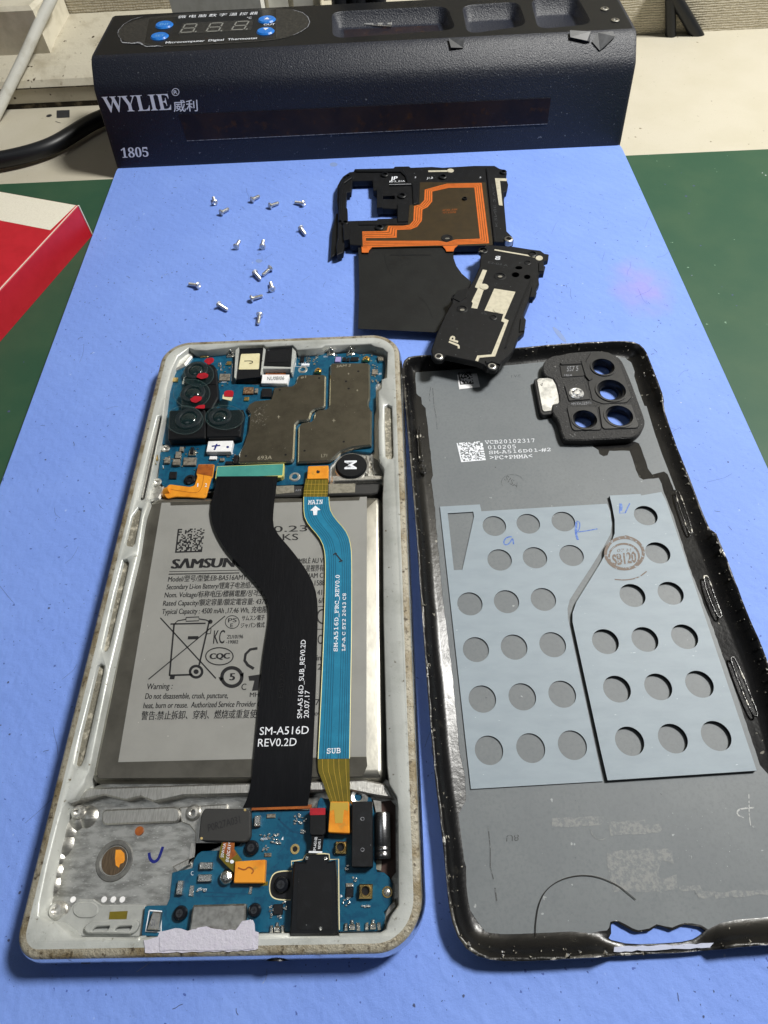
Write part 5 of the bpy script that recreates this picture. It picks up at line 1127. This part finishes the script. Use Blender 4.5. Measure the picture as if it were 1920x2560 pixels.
for pts, h in [([(150, 720), (165, 708), (360, 705), (380, 725), (412, 870), (400, 885), (205, 890), (185, 870)], zb_ + .03), ([(388, 700), (420, 690), (640, 690), (695, 850), (680, 870), (430, 878), (412, 860)], zb_ + .03), ([(290, 365), (330, 300), (470, 300), (560, 400), (640, 640), (600, 680), (420, 690), (340, 660), (310, 540)], zb_ + .02)]:
    i_ = [circ(c, r * 1.1, 30) for c, r in rings]
    P = ccw(rnd(V5.poly(pts, h), .06))
    cen = sum(P, Vector((0, 0))) / len(P)
    hs = [circ(c, r * 1.05, 30) for c, r in rings if (c - cen).length < .9]
    if len(P) and pts[0][0] == 290: hs = [circ(c, r * 1.05, 30) for c, r in rings[:2]]
    elif pts[0][0] == 150: hs = [circ(rings[3][0], rings[3][1] * 1.05, 30)]
    else: hs = [circ(rings[2][0], rings[2][1] * 1.03, 30)]
    slab('bezel_plate', P, zb_ - .02, h, BEZEL, bz2, holes=hs, bev=.02)
slab('bezel_frame', rnd(V5.poly([(95, 395), (130, 380), (265, 375), (290, 470), (280, 480), (110, 490)], zb_ + .02), .05), zb_ - .02, zb_ + .02, BEZEL, bz2, bev=.02)
slab('bezel_rib', V5.poly([(255, 365), (285, 350), (345, 500), (320, 515), (290, 480)], zb_ + .05), zb_ - .02, zb_ + .05, BEZEL, bz2, bev=.015)
slab('bezel_rib', V5.poly([(100, 380), (258, 372), (262, 388), (110, 396)], zb_ + .05), zb_ - .02, zb_ + .05, BEZEL, bz2, bev=.015)
slab('flash_seat', rnd(V5.poly([(130, 550), (290, 538), (330, 655), (165, 668)], zb_ + .03), .04), zb_ - .02, zb_ + .03, BEZEL, bz2, bev=.02)
c, r = cyl_at(V5, 222, 608, 56, zb_ + .05); b = MB(); b.lathe((c.x, c.y, zb_ + .02), [(0, r), (.03, r), (.06, r * .8), (.06, r * .7), (.05, r * .6), (.08, r * .4), (.085, .01)], 26); b.build('flash_lens', CLEAR, bz2, angle=.5)
b = MB(); text(b, V5, 'S57 5', zb_ + .024, (150, 445), (235, 440), (2, -36)); text(b, V5, 'MZA', zb_ + .024, (130, 482), (190, 480), (2, -14)); text(b, V5, '>NYA525F<', zb_ + .004, (180, 698), (335, 692), (2, -20)); b.build('moulded_mark', GREYINK, bz2)
slab('plate_seat', rnd(G3.poly([(795, 290), (812, 278), (915, 276), (950, 425), (905, 435), (900, 480), (845, 488), (830, 470)], .28), .05), .09, .27, BEZEL, cov, bev=.02)
spl = slab('silver_plate', rnd(G3.poly([(812, 292), (822, 282), (905, 276), (915, 284), (942, 412), (936, 424), (900, 430), (893, 464), (850, 468), (842, 456)], .30), .04), .25, .30, SILVERPL, cov, bev=.012)
b = MB(); text(b, G3, '9', .304, (832, 308), (830, 324), (14, 0)); b.build('ink_mark', BLACKINK, spl)
# pads with punched holes
def pad(outline, circles, extra, z0, z1):
    hs = []
    for u, v, ru in circles: c, r = cyl_at(G4, u, v, ru, z1); hs.append(circ(c, r, 34))
    hs += [G4.poly(e, z1) for e in extra]
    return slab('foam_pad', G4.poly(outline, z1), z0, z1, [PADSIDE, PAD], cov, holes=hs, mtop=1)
padL = pad([(180, 120), (360, 110), (367, 141), (933, 107), (948, 140), (955, 200), (948, 245), (918, 300), (860, 395), (800, 485), (765, 540), (755, 580), (757, 620), (775, 710), (914, 1358), (320, 1393)],
    [(425, 207, 53), (578, 197, 53), (736, 187, 53), (449, 360, 55), (608, 350, 55), (773, 340, 55), (315, 558, 57), (480, 548, 57), (646, 538, 57), (342, 764, 59), (514, 753, 60), (688, 742, 60), (371, 987, 62), (551, 977, 62), (731, 965, 62), (401, 1218, 64), (589, 1208, 65), (777, 1195, 65)],
    [[(215, 150), (330, 143), (334, 165), (281, 405), (243, 406)]], .093, .125)
padR = pad([(945, 70), (1084, 63), (1087, 70), (1178, 54), (1200, 95), (1608, 1310), (936, 1354), (905, 1220), (778, 640), (778, 600), (795, 550), (900, 380), (950, 290), (968, 240), (968, 180), (955, 110)],
    [(1108, 160, 53), (1162, 328, 56), (1048, 520, 58), (1220, 510, 58), (926, 728, 60), (1104, 718, 60), (1283, 706, 60), (978, 942, 62), (1164, 932, 62), (1350, 920, 63), (1035, 1177, 65), (1230, 1165, 66), (1425, 1153, 67)], [], .093, .185)
b = MB(); zz = .128
b.stroke(chai(G4.poly([(505, 255), (480, 258), (465, 280), (475, 295), (495, 285), (508, 258), (512, 290)], zz), 2, False), .035, zz); b.stroke(chai(G4.poly([(795, 190), (792, 240), (802, 270)], zz), 1, False), .06, zz); b.stroke(chai(G4.poly([(795, 185), (812, 190), (808, 225), (795, 235), (825, 232), (890, 220)], zz), 2, False), .03, zz + .0005)
b.build('pen_mark', BLUEINK, padL)
b = MB(); zz = .188; b.stroke(G4.poly([(992, 106), (990, 150), (1015, 148), (1036, 105)], zz), .035, zz); b.stroke(G4.poly([(996, 106), (1000, 122), (996, 140)], zz), .05, zz + .0005); b.build('pen_mark', BLUEINK, padR)
b = MB()
def ringG(u, v, ru, rv, w, z): e = ell(G4, u, v, ru, rv, z, 40); b.flat(e, z, holes=[ell(G4, u, v, ru - w, rv - w, z, 40)])
ringG(1010, 345, 72, 62, 9, zz); ringG(1012, 330, 92, 78, 14, zz + .0006)
text(b, G4, 'SB120', zz + .001, (960, 388), (1068, 372), (-6, -52), bold=.04, bbox=True); text(b, G4, '07 H', zz + .001, (978, 325), (1040, 322), (2, -14))
b.flat(chai(G4.poly([(1000, 260), (1010, 248), (1035, 252), (1040, 264)], zz), 2), zz); b.stroke(chai(G4.poly([(968, 448), (1020, 452), (1075, 440), (1112, 412)], zz), 2, False), .03, zz)
b.build('brown_stamp', BROWNINK, padR)
b = MB(); b.flat(G4.poly([(1425, 870), (1470, 980), (1530, 1270), (1540, 1290), (1480, 1265), (950, 1290), (945, 1275), (1440, 1245)], zz), zz); 
# writing on the coating
zc_ = zg + .004
b = MB()
for s_, bl, br in [('𝚅𝙲𝙱𝟸𝟶𝟷𝟶𝟸𝟹𝟷𝟽', (522, 650), (800, 640)), ('𝟶𝟷𝟶𝟸𝟶𝟻', (540, 680), (695, 674)), ('𝚂𝙼-𝙰𝟻𝟷𝟼𝙳𝟶𝟷-#𝟸', (545, 709), (890, 692)), ('>𝙿𝙲+𝙿𝙼𝙼𝙰<', (550, 738), (788, 728))]: text(b, G3, s_, zc_, bl, br, (-3, -21), bbox=True)
cells(b, [G3.at(u, v, zc_).xy for u, v in [(388, 752), (526, 740), (505, 634), (362, 645)]], 22, 22, zc_, .55)
b.build('white_print', WHITEINK, coat)
b = MB(); text(b, G3, 'SISA', zc_, (628, 850), (700, 902), (16, -26)); b.stroke(ell(G3, 675, 865, 62, 44, zc_)[12:], .012, zc_); text(b, G5, '8U', zc_, (485, 388), (425, 392), (0, 30)); text(b, G3, '1.V.E', zc_, (668, 278), (720, 274), (1, -14)); text(b, G3, 'A.V.A', zc_, (640, 208), (690, 202), (1, -12))
for V, pts, w in [(V4, [(890, 560), (878, 640), (885, 670)], .02), (V4, [(905, 570), (915, 700), (930, 780), (938, 880)], .02), (G5, [(340, 350), (350, 450), (350, 540), (365, 600)], .022), (G5, [(372, 640), (382, 715)], .03)]: b.stroke(V.poly(pts, zc_), w, zc_)
b.build('dark_marks', mk('faint_stamp_ink', S(70, 72, 74), .7, noise=(16, S(108, 112, 115), .48, .6)), coat)
b = MB()
for pts in ([(40, 440), (400, 420), (430, 425), (425, 470), (400, 480), (345, 490), (35, 505)], [(460, 470), (610, 455), (745, 450), (750, 480), (800, 485), (860, 470), (872, 535), (740, 550), (480, 565)], [(445, 690), (920, 660), (940, 690), (952, 780), (860, 745), (830, 830), (850, 890), (975, 860), (985, 970), (860, 990), (500, 990), (470, 850)], [(985, 945), (1150, 935), (1165, 985), (1250, 990), (1250, 1025), (1150, 1040), (1110, 980), (990, 975)], [(1260, 990), (1659, 970), (1659, 1010), (1260, 1035)]):
    b.flat(jag(V6.poly(pts, zc_), .02, .1), zc_)
b.stroke(chai(V6.poly([(325, 510), (345, 575), (405, 605), (450, 580)], zc_), 2, False), .015, zc_ + .001)
b.build('glue_trace', RESID, coat)
b = MB(); b.stroke(chai(V6.poly([(1480, 430), (1440, 420), (1425, 395), (1440, 370), (1500, 360), (1555, 358)], zc_), 1, False), .028, zc_); b.stroke(V6.poly([(1515, 250), (1518, 420), (1530, 500)], zc_), .018, zc_ + .001); b.stroke(V6.poly([(1548, 490), (1560, 508)], zc_), .06, zc_ + .001)
for k in range(50): u, v = random.uniform(900, 1640), random.uniform(260, 800); b.flat(jag(circ(V6.at(u, v, zc_).xy, random.uniform(.003, .009), 5), .004, 1), zc_)
for k in range(60): u, v = random.uniform(380, 1400), random.uniform(150, 620); b.flat(jag(circ(G3.at(u, v, zc_).xy, random.uniform(.003, .008), 5), .003, 1), zc_)
b.build('white_scuff', mk('pale_scuff', S(170, 172, 172), .6, noise=(14, S(112, 116, 120), .46, .56)), coat)['kind'] = 'stuff'
qs = slab('code_sticker', G3.poly([(365, 262), (476, 254), (493, 330), (377, 343)], .1), zg, zg + .008, LBLW, cov)
b = MB(); cells(b, [G3.at(u, v, .102).xy for u, v in [(382, 318), (458, 313), (446, 245), (370, 250)]], 12, 12, zg + .012, .5); b.build('code_print', BLACKINK, qs)
# a hair lying on the cover
b = MB(); b.tube([G5.at(u, v, .12) for u, v in chai([Vector(p) for p in [(562, 872), (564, 800), (578, 715), (612, 648), (680, 600), (770, 578), (860, 586), (950, 625), (1000, 665), (1037, 695)]], 2, False)], .0085, 5)
hr = b.build('hair', HAIR, org=G5.at(770, 578, .11)); tag(hr, 'thin dark curved hair lying across the bottom of the grey cover', 'hair')
# white torn blade marks above the notch
b = MB(); b.slab(jag(V6.poly([(530, 1400), (900, 1388), (1250, 1376), (1280, 1362), (1250, 1404), (900, 1420), (505, 1440), (505, 1405)], .23), .012, .1), .20, .225); b.build('torn_strip', mk('clear_torn_film', S(200, 206, 228), .3, alpha=.72, noise=(4, S(150, 140, 124), .6, .68)), cov)
# ---------------------------------------------------------------- antenna bracket with its orange coil
ab = empty('antenna_bracket', (9.6, 23, 0), 'black plastic bracket with orange coil film and black graphite sheet lying on the mat', 'phone part')
za = .34
outl_ = [(70, 192), (92, 150), (112, 122), (160, 90), (190, 86), (200, 66), (490, 60), (500, 48), (608, 46), (622, 56), (780, 50), (860, 56), (1100, 42), (1250, 42), (1288, 64), (1330, 74), (1342, 96), (1335, 130), (1352, 182), (1340, 230), (1318, 240), (1322, 330), (1340, 532), (1380, 572), (1392, 600), (1370, 612), (1242, 614), (1232, 640), (250, 660), (245, 640), (165, 634), (158, 604), (125, 610), (112, 690), (66, 710), (60, 640), (72, 590), (76, 400), (66, 300)]
h1 = [(182, 156), (334, 152), (338, 226), (366, 232), (366, 360), (516, 366), (518, 436), (372, 440), (366, 450), (147, 456), (145, 362), (134, 352), (140, 242), (172, 236)]
h2 = [(412, 268), (496, 264), (502, 292), (412, 292)]
slab('bracket_body', N6.poly(outl_, za), .10, za, BLKMAT, ab, holes=[N6.poly(h1, za), N6.poly(h2, za)], bev=.02)
for q, z in [([(200, 70), (560, 66), (600, 120), (595, 160), (575, 115), (540, 85), (210, 84)], .40), ([(85, 200), (115, 140), (170, 110), (178, 130), (122, 170), (105, 250), (100, 450), (78, 450)], .42), ([(365, 215), (410, 205), (410, 355), (365, 356)], .40), ([(520, 330), (605, 330), (600, 460), (520, 462)], .39),
             ([(1185, 60), (1200, 60), (1262, 610), (1245, 612)], .40), ([(455, 182), (625, 178), (630, 186), (460, 190)], .38), ([(630, 170), (668, 170), (672, 320), (640, 330)], .40), ([(112, 480), (158, 478), (160, 590), (118, 600)], .46), ([(30, 520), (60, 400), (76, 400), (74, 590), (60, 700), (18, 730)], .2), ([(230, 468), (600, 466), (590, 482), (230, 486)], .37)]:  # the lowest slab, far left, stands in for the bracket's cast shadow
    slab('bracket_rib', N6.poly(q, z), .12, z, BLKSM, ab, bev=.015)
for u, v, r in [(425, 105, 30), (150, 122, 26), (862, 120, 32), (555, 262, 34), (1315, 85, 26), (1355, 590, 34), (385, 500, 34), (1025, 285, 20), (128, 465, 26)]:
    c, rr = cyl_at(N6, u, v, r, .40)
    b = MB(); b.lathe((c.x, c.y, .2), [(0, rr), (.19, rr), (.21, rr * .85), (.21, rr * .6), (.12, rr * .55)], 18); b.build('screw_boss', BLKSM if u != 1355 else STEELD, ab)
sub_pts = [(690, 166), (1182, 168), (1236, 638), (252, 658), (256, 534), (398, 529), (442, 490), (600, 488), (612, 338), (684, 332)]
zs_ = za + .012
film = slab('coil_film', N6.poly(sub_pts, zs_), za - .02, zs_, COILSUB, ab)
O_ = [(262, 655), (258, 536), (402, 534), (440, 530), (452, 494), (560, 494), (612, 486), (640, 455), (646, 345), (690, 335), (722, 300), (726, 222), (890, 178), (1152, 172), (1208, 624), (960, 634), (885, 640), (800, 640), (262, 655)]
I_ = [(284, 606), (284, 585), (430, 584), (515, 582), (517, 524), (620, 520), (668, 500), (704, 455), (708, 372), (748, 352), (782, 310), (782, 236), (905, 208), (1098, 205), (1140, 590), (955, 597), (890, 618), (830, 606), (284, 606)]
b = MB(); zc2 = zs_ + .004
ow = [N6.at(u, v, zc2).xy for u, v in O_]; iw = [N6.at(u, v, zc2).xy for u, v in I_]
for t0, t1 in ((0, .20), (.27, .47), (.54, .74), (.80, 1)):
    for k in range(len(ow) - 1):
        q = [ow[k].lerp(iw[k], t0), ow[k + 1].lerp(iw[k + 1], t0), ow[k + 1].lerp(iw[k + 1], t1), ow[k].lerp(iw[k], t1)]
        i0 = len(b.v); b.v += [Vector((p.x, p.y, zc2)) for p in q]; b.face(range(i0, i0 + 4))
b.build('coil_track', COILO, film)
b = MB(); text(b, N6, 'AC1000_A1EM', zc2, (858, 384), (968, 378), (0, -14)); text(b, N6, 'NFC M20708', zc2, (862, 402), (960, 397), (0, -13)); b.build('film_print', COPPER, film)
slab('orange_tab', N6.poly([(252, 652), (330, 656), (320, 664), (306, 680), (304, 695), (254, 695)], .35), .335, .356, COILO, ab)
slab('orange_tab', N6.poly([(860, 646), (975, 640), (950, 660), (940, 686), (888, 687), (880, 668)], .35), .335, .3562, COILO, ab)
b = MB(); bw = circ(N6.at(892, 588, .36).xy, (N6.at(940, 588, .36) - N6.at(892, 588, .36)).length, 26)
b.lathe((*(N6.at(892, 588, .36).xy), .1), [(0, .16), (.2, .17), (.262, .36), (.27, .36)], 4) if False else None
c, rr = cyl_at(N6, 892, 588, 44, .34); b.lathe((c.x, c.y, .34), [(0, rr * 1.05), (.022, rr), (.03, rr * .85), (.018, rr * .7), (.016, rr * .6)], 24); bo_ = b.build('screw_boss', BLKSM, ab)
b = MB(); b.flat(circ(c, rr * .66, 24), .3585); b.build('boss_hole', BLKDEEP, bo_); b = MB(); b.flat(circ(c + Vector((.01, -.03)), rr * .42, 20, rr * .2), .3600); b.build('boss_glint', STEELD, bo_)
b = MB(); text(b, N6, 'JP', za + .004, (466, 152), (520, 148), (4, -26), bold=.02); text(b, N6, 'E0-5_01A', za + .004, (460, 168), (575, 163), (2, -12)); text(b, N6, 'J1.0', za + .004, (740, 143), (785, 141), (2, -14)); text(b, N6, '5', za + .004, (650, 136), (660, 135), (2, -11)); text(b, N6, '5', za + .004, (1136, 136), (1148, 135), (2, -10)); b.stroke(N6.poly([(458, 184), (622, 180)], .385), .012, .386); b.build('white_mark', WHITEINK, ab)
zt_ = za + .006
b = MB()
b.slab(N6.poly([(752, 78), (900, 76), (900, 88), (752, 90)], zt_), za, zt_); c, rr = cyl_at(N6, 918, 80, 26, zt_); b.slab(circ(c, rr, 18), za, zt_ + .012, bev=.01); b.build('antenna_track', ANT, ab); b = MB()
b.slab(N6.poly([(1252, 136), (1342, 138), (1340, 158), (1290, 156), (1296, 214), (1310, 342), (1282, 338)], zt_), za, zt_)
b.build('antenna_track', ANT, ab)
b = MB(); text(b, N6, 'K2NJE 2 V-C', .36, (1254, 500), (1228, 180), (18, -1)); b.build('moulded_mark', mk('dark_relief', S(58, 60, 64), .5), ab)
b = MB()
gz = .30
gs_pts = D4.poly([(256, 640), (870, 640), (892, 664), (894, 710), (912, 762), (950, 815), (1012, 868), (1000, 930), (900, 1100), (775, 1206), (560, 1196), (255, 1182), (262, 900)], gz)
slab('graphite_sheet', gs_pts, .285, gz, GRAPH, ab)
b = MB(); b.stroke(chai(D4.poly([(432, 680), (440, 750), (470, 810), (485, 830)], gz + .004), 2, False), .02, gz + .004); b.stroke(chai(D4.poly([(655, 965), (720, 1020), (752, 1110)], gz + .004), 2, False), .015, gz + .004); b.stroke(D4.poly([(470, 690), (740, 688)], gz + .004), .05, gz + .004); b.build('crease', BLKSM, ab)

# ---------------------------------------------------------------- loudspeaker bracket leaning on the cover
lb_ = empty('speaker_bracket', (11.6, 17.5, .3), 'black plastic bracket with cream antenna tracks leaning on the grey cover', 'phone part')
A_, B_ = N7.at(300, 1300, .78), N7.at(1100, 130, .62)
ax = (B_ - A_).xy.normalized(); ln_ = (B_ - A_).xy.length
def zsp(q): return .78 + (.62 - .78) * max(-.1, min(1.1, (Vector((q[0], q[1])) - A_.xy).dot(ax) / ln_))
ZS = .70
def NP(pts, dz=0.0):
    out = []
    for u, v in pts:
        z = ZS
        for _ in range(4): z = zsp(N7.at(u, v, z + dz).xy)
        out.append(N7.at(u, v, z + dz).xy)
    return out
def Z_(dz): return lambda q: zsp(q) + dz
def nslab(name, pts, d0, d1, m, par, **k):
    b = MB(); P = NP(pts, d1)
    p = ccw(P); bev = k.get('bev', 0)
    lo = b.loop(p, Z_(d0))
    if bev: up = b.loop(p, Z_(d1 - bev)); b.bridge(lo, up); t = b.loop(off(p, bev), Z_(d1)); b.bridge(up, t)
    else: t = b.loop(p, Z_(d1)); b.bridge(lo, t)
    hl = []
    for h in k.get('holes', []): h = ccw(h)[::-1]; a = b.loop(h, Z_(d0)); c = b.loop(h, Z_(d1)); b.bridge(a, c); hl.append((a, c))
    b.cap([t] + [c for a, c in hl]); b.cap([lo] + [a for a, c in hl], up=False)
    return b.build(name, m, par)
bo = [(640, 118), (700, 52), (1000, 70), (1190, 100), (1310, 115), (1360, 150), (1405, 158), (1398, 215), (1345, 235), (1350, 282), (1366, 292), (1348, 366), (1300, 370), (1285, 400), (1296, 490), (1262, 545), (1268, 590), (1225, 655), (1190, 650), (1130, 800), (1120, 850), (1148, 890), (1130, 1030), (1090, 1070), (1062, 1090), (1000, 1250), (960, 1300), (878, 1370), (845, 1430), (790, 1452), (700, 1440), (672, 1405), (600, 1375), (250, 1300), (150, 1335), (92, 1300), (80, 1240), (92, 1200), (142, 1050), (240, 835), (312, 712), (318, 640), (385, 555), (500, 540), (565, 430), (625, 300)]
ho = [ell(N7, 1068, 296, 42, 20, ZS, 16), ell(N7, 1030, 378, 44, 30, ZS, 16), ell(N7, 1162, 402, 38, 26, ZS, 16)]
nslab('bracket_body', bo, -.20, 0, BLKMAT, lb_, bev=.03, holes=ho)
nslab('lower_skirt', [(100, 1300), (250, 1290), (600, 1365), (690, 1420), (800, 1440), (860, 1400), (960, 1290), (1050, 1100), (1120, 860), (1240, 560), (1330, 300), (1180, 120), (700, 80), (560, 470), (380, 600), (240, 850), (130, 1120)], -.40, -.19, BLKSM, lb_, bev=.02)
for q, d in [([(1205, 430), (1225, 440), (1130, 640), (1010, 960), (930, 1200), (905, 1215), (1000, 930), (1110, 640)], .03), ([(1215, 520), (1262, 545), (1245, 640), (1190, 640)], .05), ([(1085, 880), (1140, 890), (1125, 1020), (1070, 1030)], .04), ([(1290, 240), (1345, 240), (1345, 350), (1290, 350)], .04), ([(690, 1355), (760, 1315), (870, 1330), (855, 1400), (760, 1365), (700, 1390)], .04), ([(320, 650), (385, 560), (490, 550), (480, 640), (400, 690)], -.03 + .06)]:
    nslab('bracket_rib', q, -.05, d, BLKSM, lb_, bev=.012)
def nring(u, v, r, m2, dz=.05):
    q = NP([(u, v)])[0]; z = zsp(q); e = N7.at(u + r, v, z).xy; rr = (e - N7.at(u, v, z).xy).length; c = N7.at(u, v, z + dz).xy
    b = MB(); b.lathe((c.x, c.y, z - .1), [(0, rr * 1.45), (.1 + dz * .6, rr * 1.4), (.1 + dz, rr * 1.2), (.1 + dz, rr * 1.02), (.06, rr)], 26)
    o = b.build('screw_boss', BLKSM, lb_)
    if m2: b = MB(); b.lathe((c.x, c.y, z + dz - .03), [(0, rr), (.035, rr), (.045, rr * .9), (.045, rr * .66), (.02, rr * .62)], 26); b.build('metal_insert', m2, o); b = MB(); b.flat(circ(c, rr * .63, 20), z + dz - .006 + .01); b.build('insert_hole', BLKDEEP, o)
nring(165, 1308, 46, STEEL); nring(765, 1418, 46, STEEL); nring(430, 770, 46, None, .02); nring(855, 402, 50, None, .02); nring(780, 866, 30, None, .02); nring(665, 110, 40, None, .04); nring(1222, 150, 36, None, .04); nring(1165, 250, 28, None, .02); nring(360, 640, 40, None, .0)
for u, v in [(430, 792), (855, 418), (640, 135)]:
    q = NP([(u, v)])[0]; b = MB(); b.flat(circ(q, .075, 18, .05), zsp(q) + .03); b.build('boss_rim', STEELD, lb_)
tr_ = []
for q in ([(795, 103), (1180, 168), (1250, 180), (1240, 196), (1175, 182), (790, 116)], [(660, 332), (708, 340), (652, 485), (690, 520), (660, 590), (598, 772), (532, 762), (548, 710), (535, 690), (605, 545), (572, 530)],
          [(790, 545), (1028, 582), (900, 880), (952, 902), (800, 1308), (625, 1322), (608, 1365), (576, 1355), (600, 1298), (758, 1286), (905, 928), (868, 912), (892, 832), (680, 792)]):
    tr_.append(nslab('antenna_track', q, -.01, .005, ANT, lb_))
for u, v, r in [(1295, 200, 42), (675, 522, 50)]: e = [(u + r * math.cos(a), v + r * .66 * math.sin(a)) for a in [2 * math.pi * k / 22 for k in range(22)]]; nslab('contact_disc', e, -.02, .02, ANT, lb_, bev=.012)
e = [(828 + 48 * math.cos(a), 785 + 30 * math.sin(a)) for a in [2 * math.pi * k / 22 for k in range(22)]]; nslab('contact_disc', e, -.02, .02, ANT, lb_, bev=.012)
def ntext(b, s, quad, **k):
    q = []
    for u, v in quad: p = NP([(u, v)])[0]; q.append(Vector((p.x, p.y, zsp(p) + .006)))
    text3(b, s, q, 0, **k)
b = MB(); ntext(b, 'JP', [(398, 1228), (426, 1092), (300, 1075), (272, 1168)], bold=.03, bbox=True); b.build('cream_letters', ANT, lb_)
b = MB(); ntext(b, '00', [(855, 225), (862, 182), (805, 182), (795, 222)], bold=.02, bbox=True); b.build('white_mark', WHITEINK, lb_)
b = MB()
for s_, q in [('E2-04 A', [(720, 262), (940, 300), (944, 278), (724, 240)]), ('W ON', [(640, 830), (705, 842), (708, 822), (644, 812)])]: ntext(b, s_, q)
b.build('moulded_mark', bpy.data.materials['dark_relief'], lb_)

# ---------------------------------------------------------------- fifteen screws on the mat
g_ = 'small silver screws lying on the blue mat'
for hd, tp, lab in [((420, 282), (403, 226), 'silver screw nearest the lower left corner of the heater, head towards the viewer'),
        ((465, 350), (514, 328), 'silver screw just below and right of the one nearest the left heater corner'),
        ((672, 264), (720, 242), 'silver screw close below the heater, left of its near twin, shank pointing right'),
        ((793, 305), (849, 288), 'silver screw below the heater between a near twin and the screw beside the bracket'),
        ((1010, 290), (957, 284), 'silver screw left of the black bracket with its shank pointing left'),
        ((998, 460), (1032, 508), 'single silver screw left of the lower window edge of the black bracket, head up'),
        ((565, 577), (586, 543), 'silver screw in the middle row left, standing end on with dark head'),
        ((740, 577), (746, 528), 'silver screw in the middle row right, pointing straight away from the viewer'),
        ((788, 728), (735, 777), 'topmost screw of the tight pair, slanting down to the left'),
        ((691, 758), (731, 806), 'silver screw of the tight pair slanting down to the right'),
        ((803, 860), (789, 804), 'silver screw directly below the tight pair, head towards the viewer'),
        ((306, 838), (250, 832), 'screw lying farthest left on the mat with its shank pointing left'),
        ((670, 926), (736, 911), 'silver screw lying level with shank pointing right, between pair and phone'),
        ((452, 970), (510, 1008), 'silver screw near the top left phone corner, slanting down to the right'),
        ((720, 1040), (710, 1102), 'silver screw nearest the top edge of the phone, pointing at it')]:
    lay_screw(S3, hd, tp, 0, lab, g_)
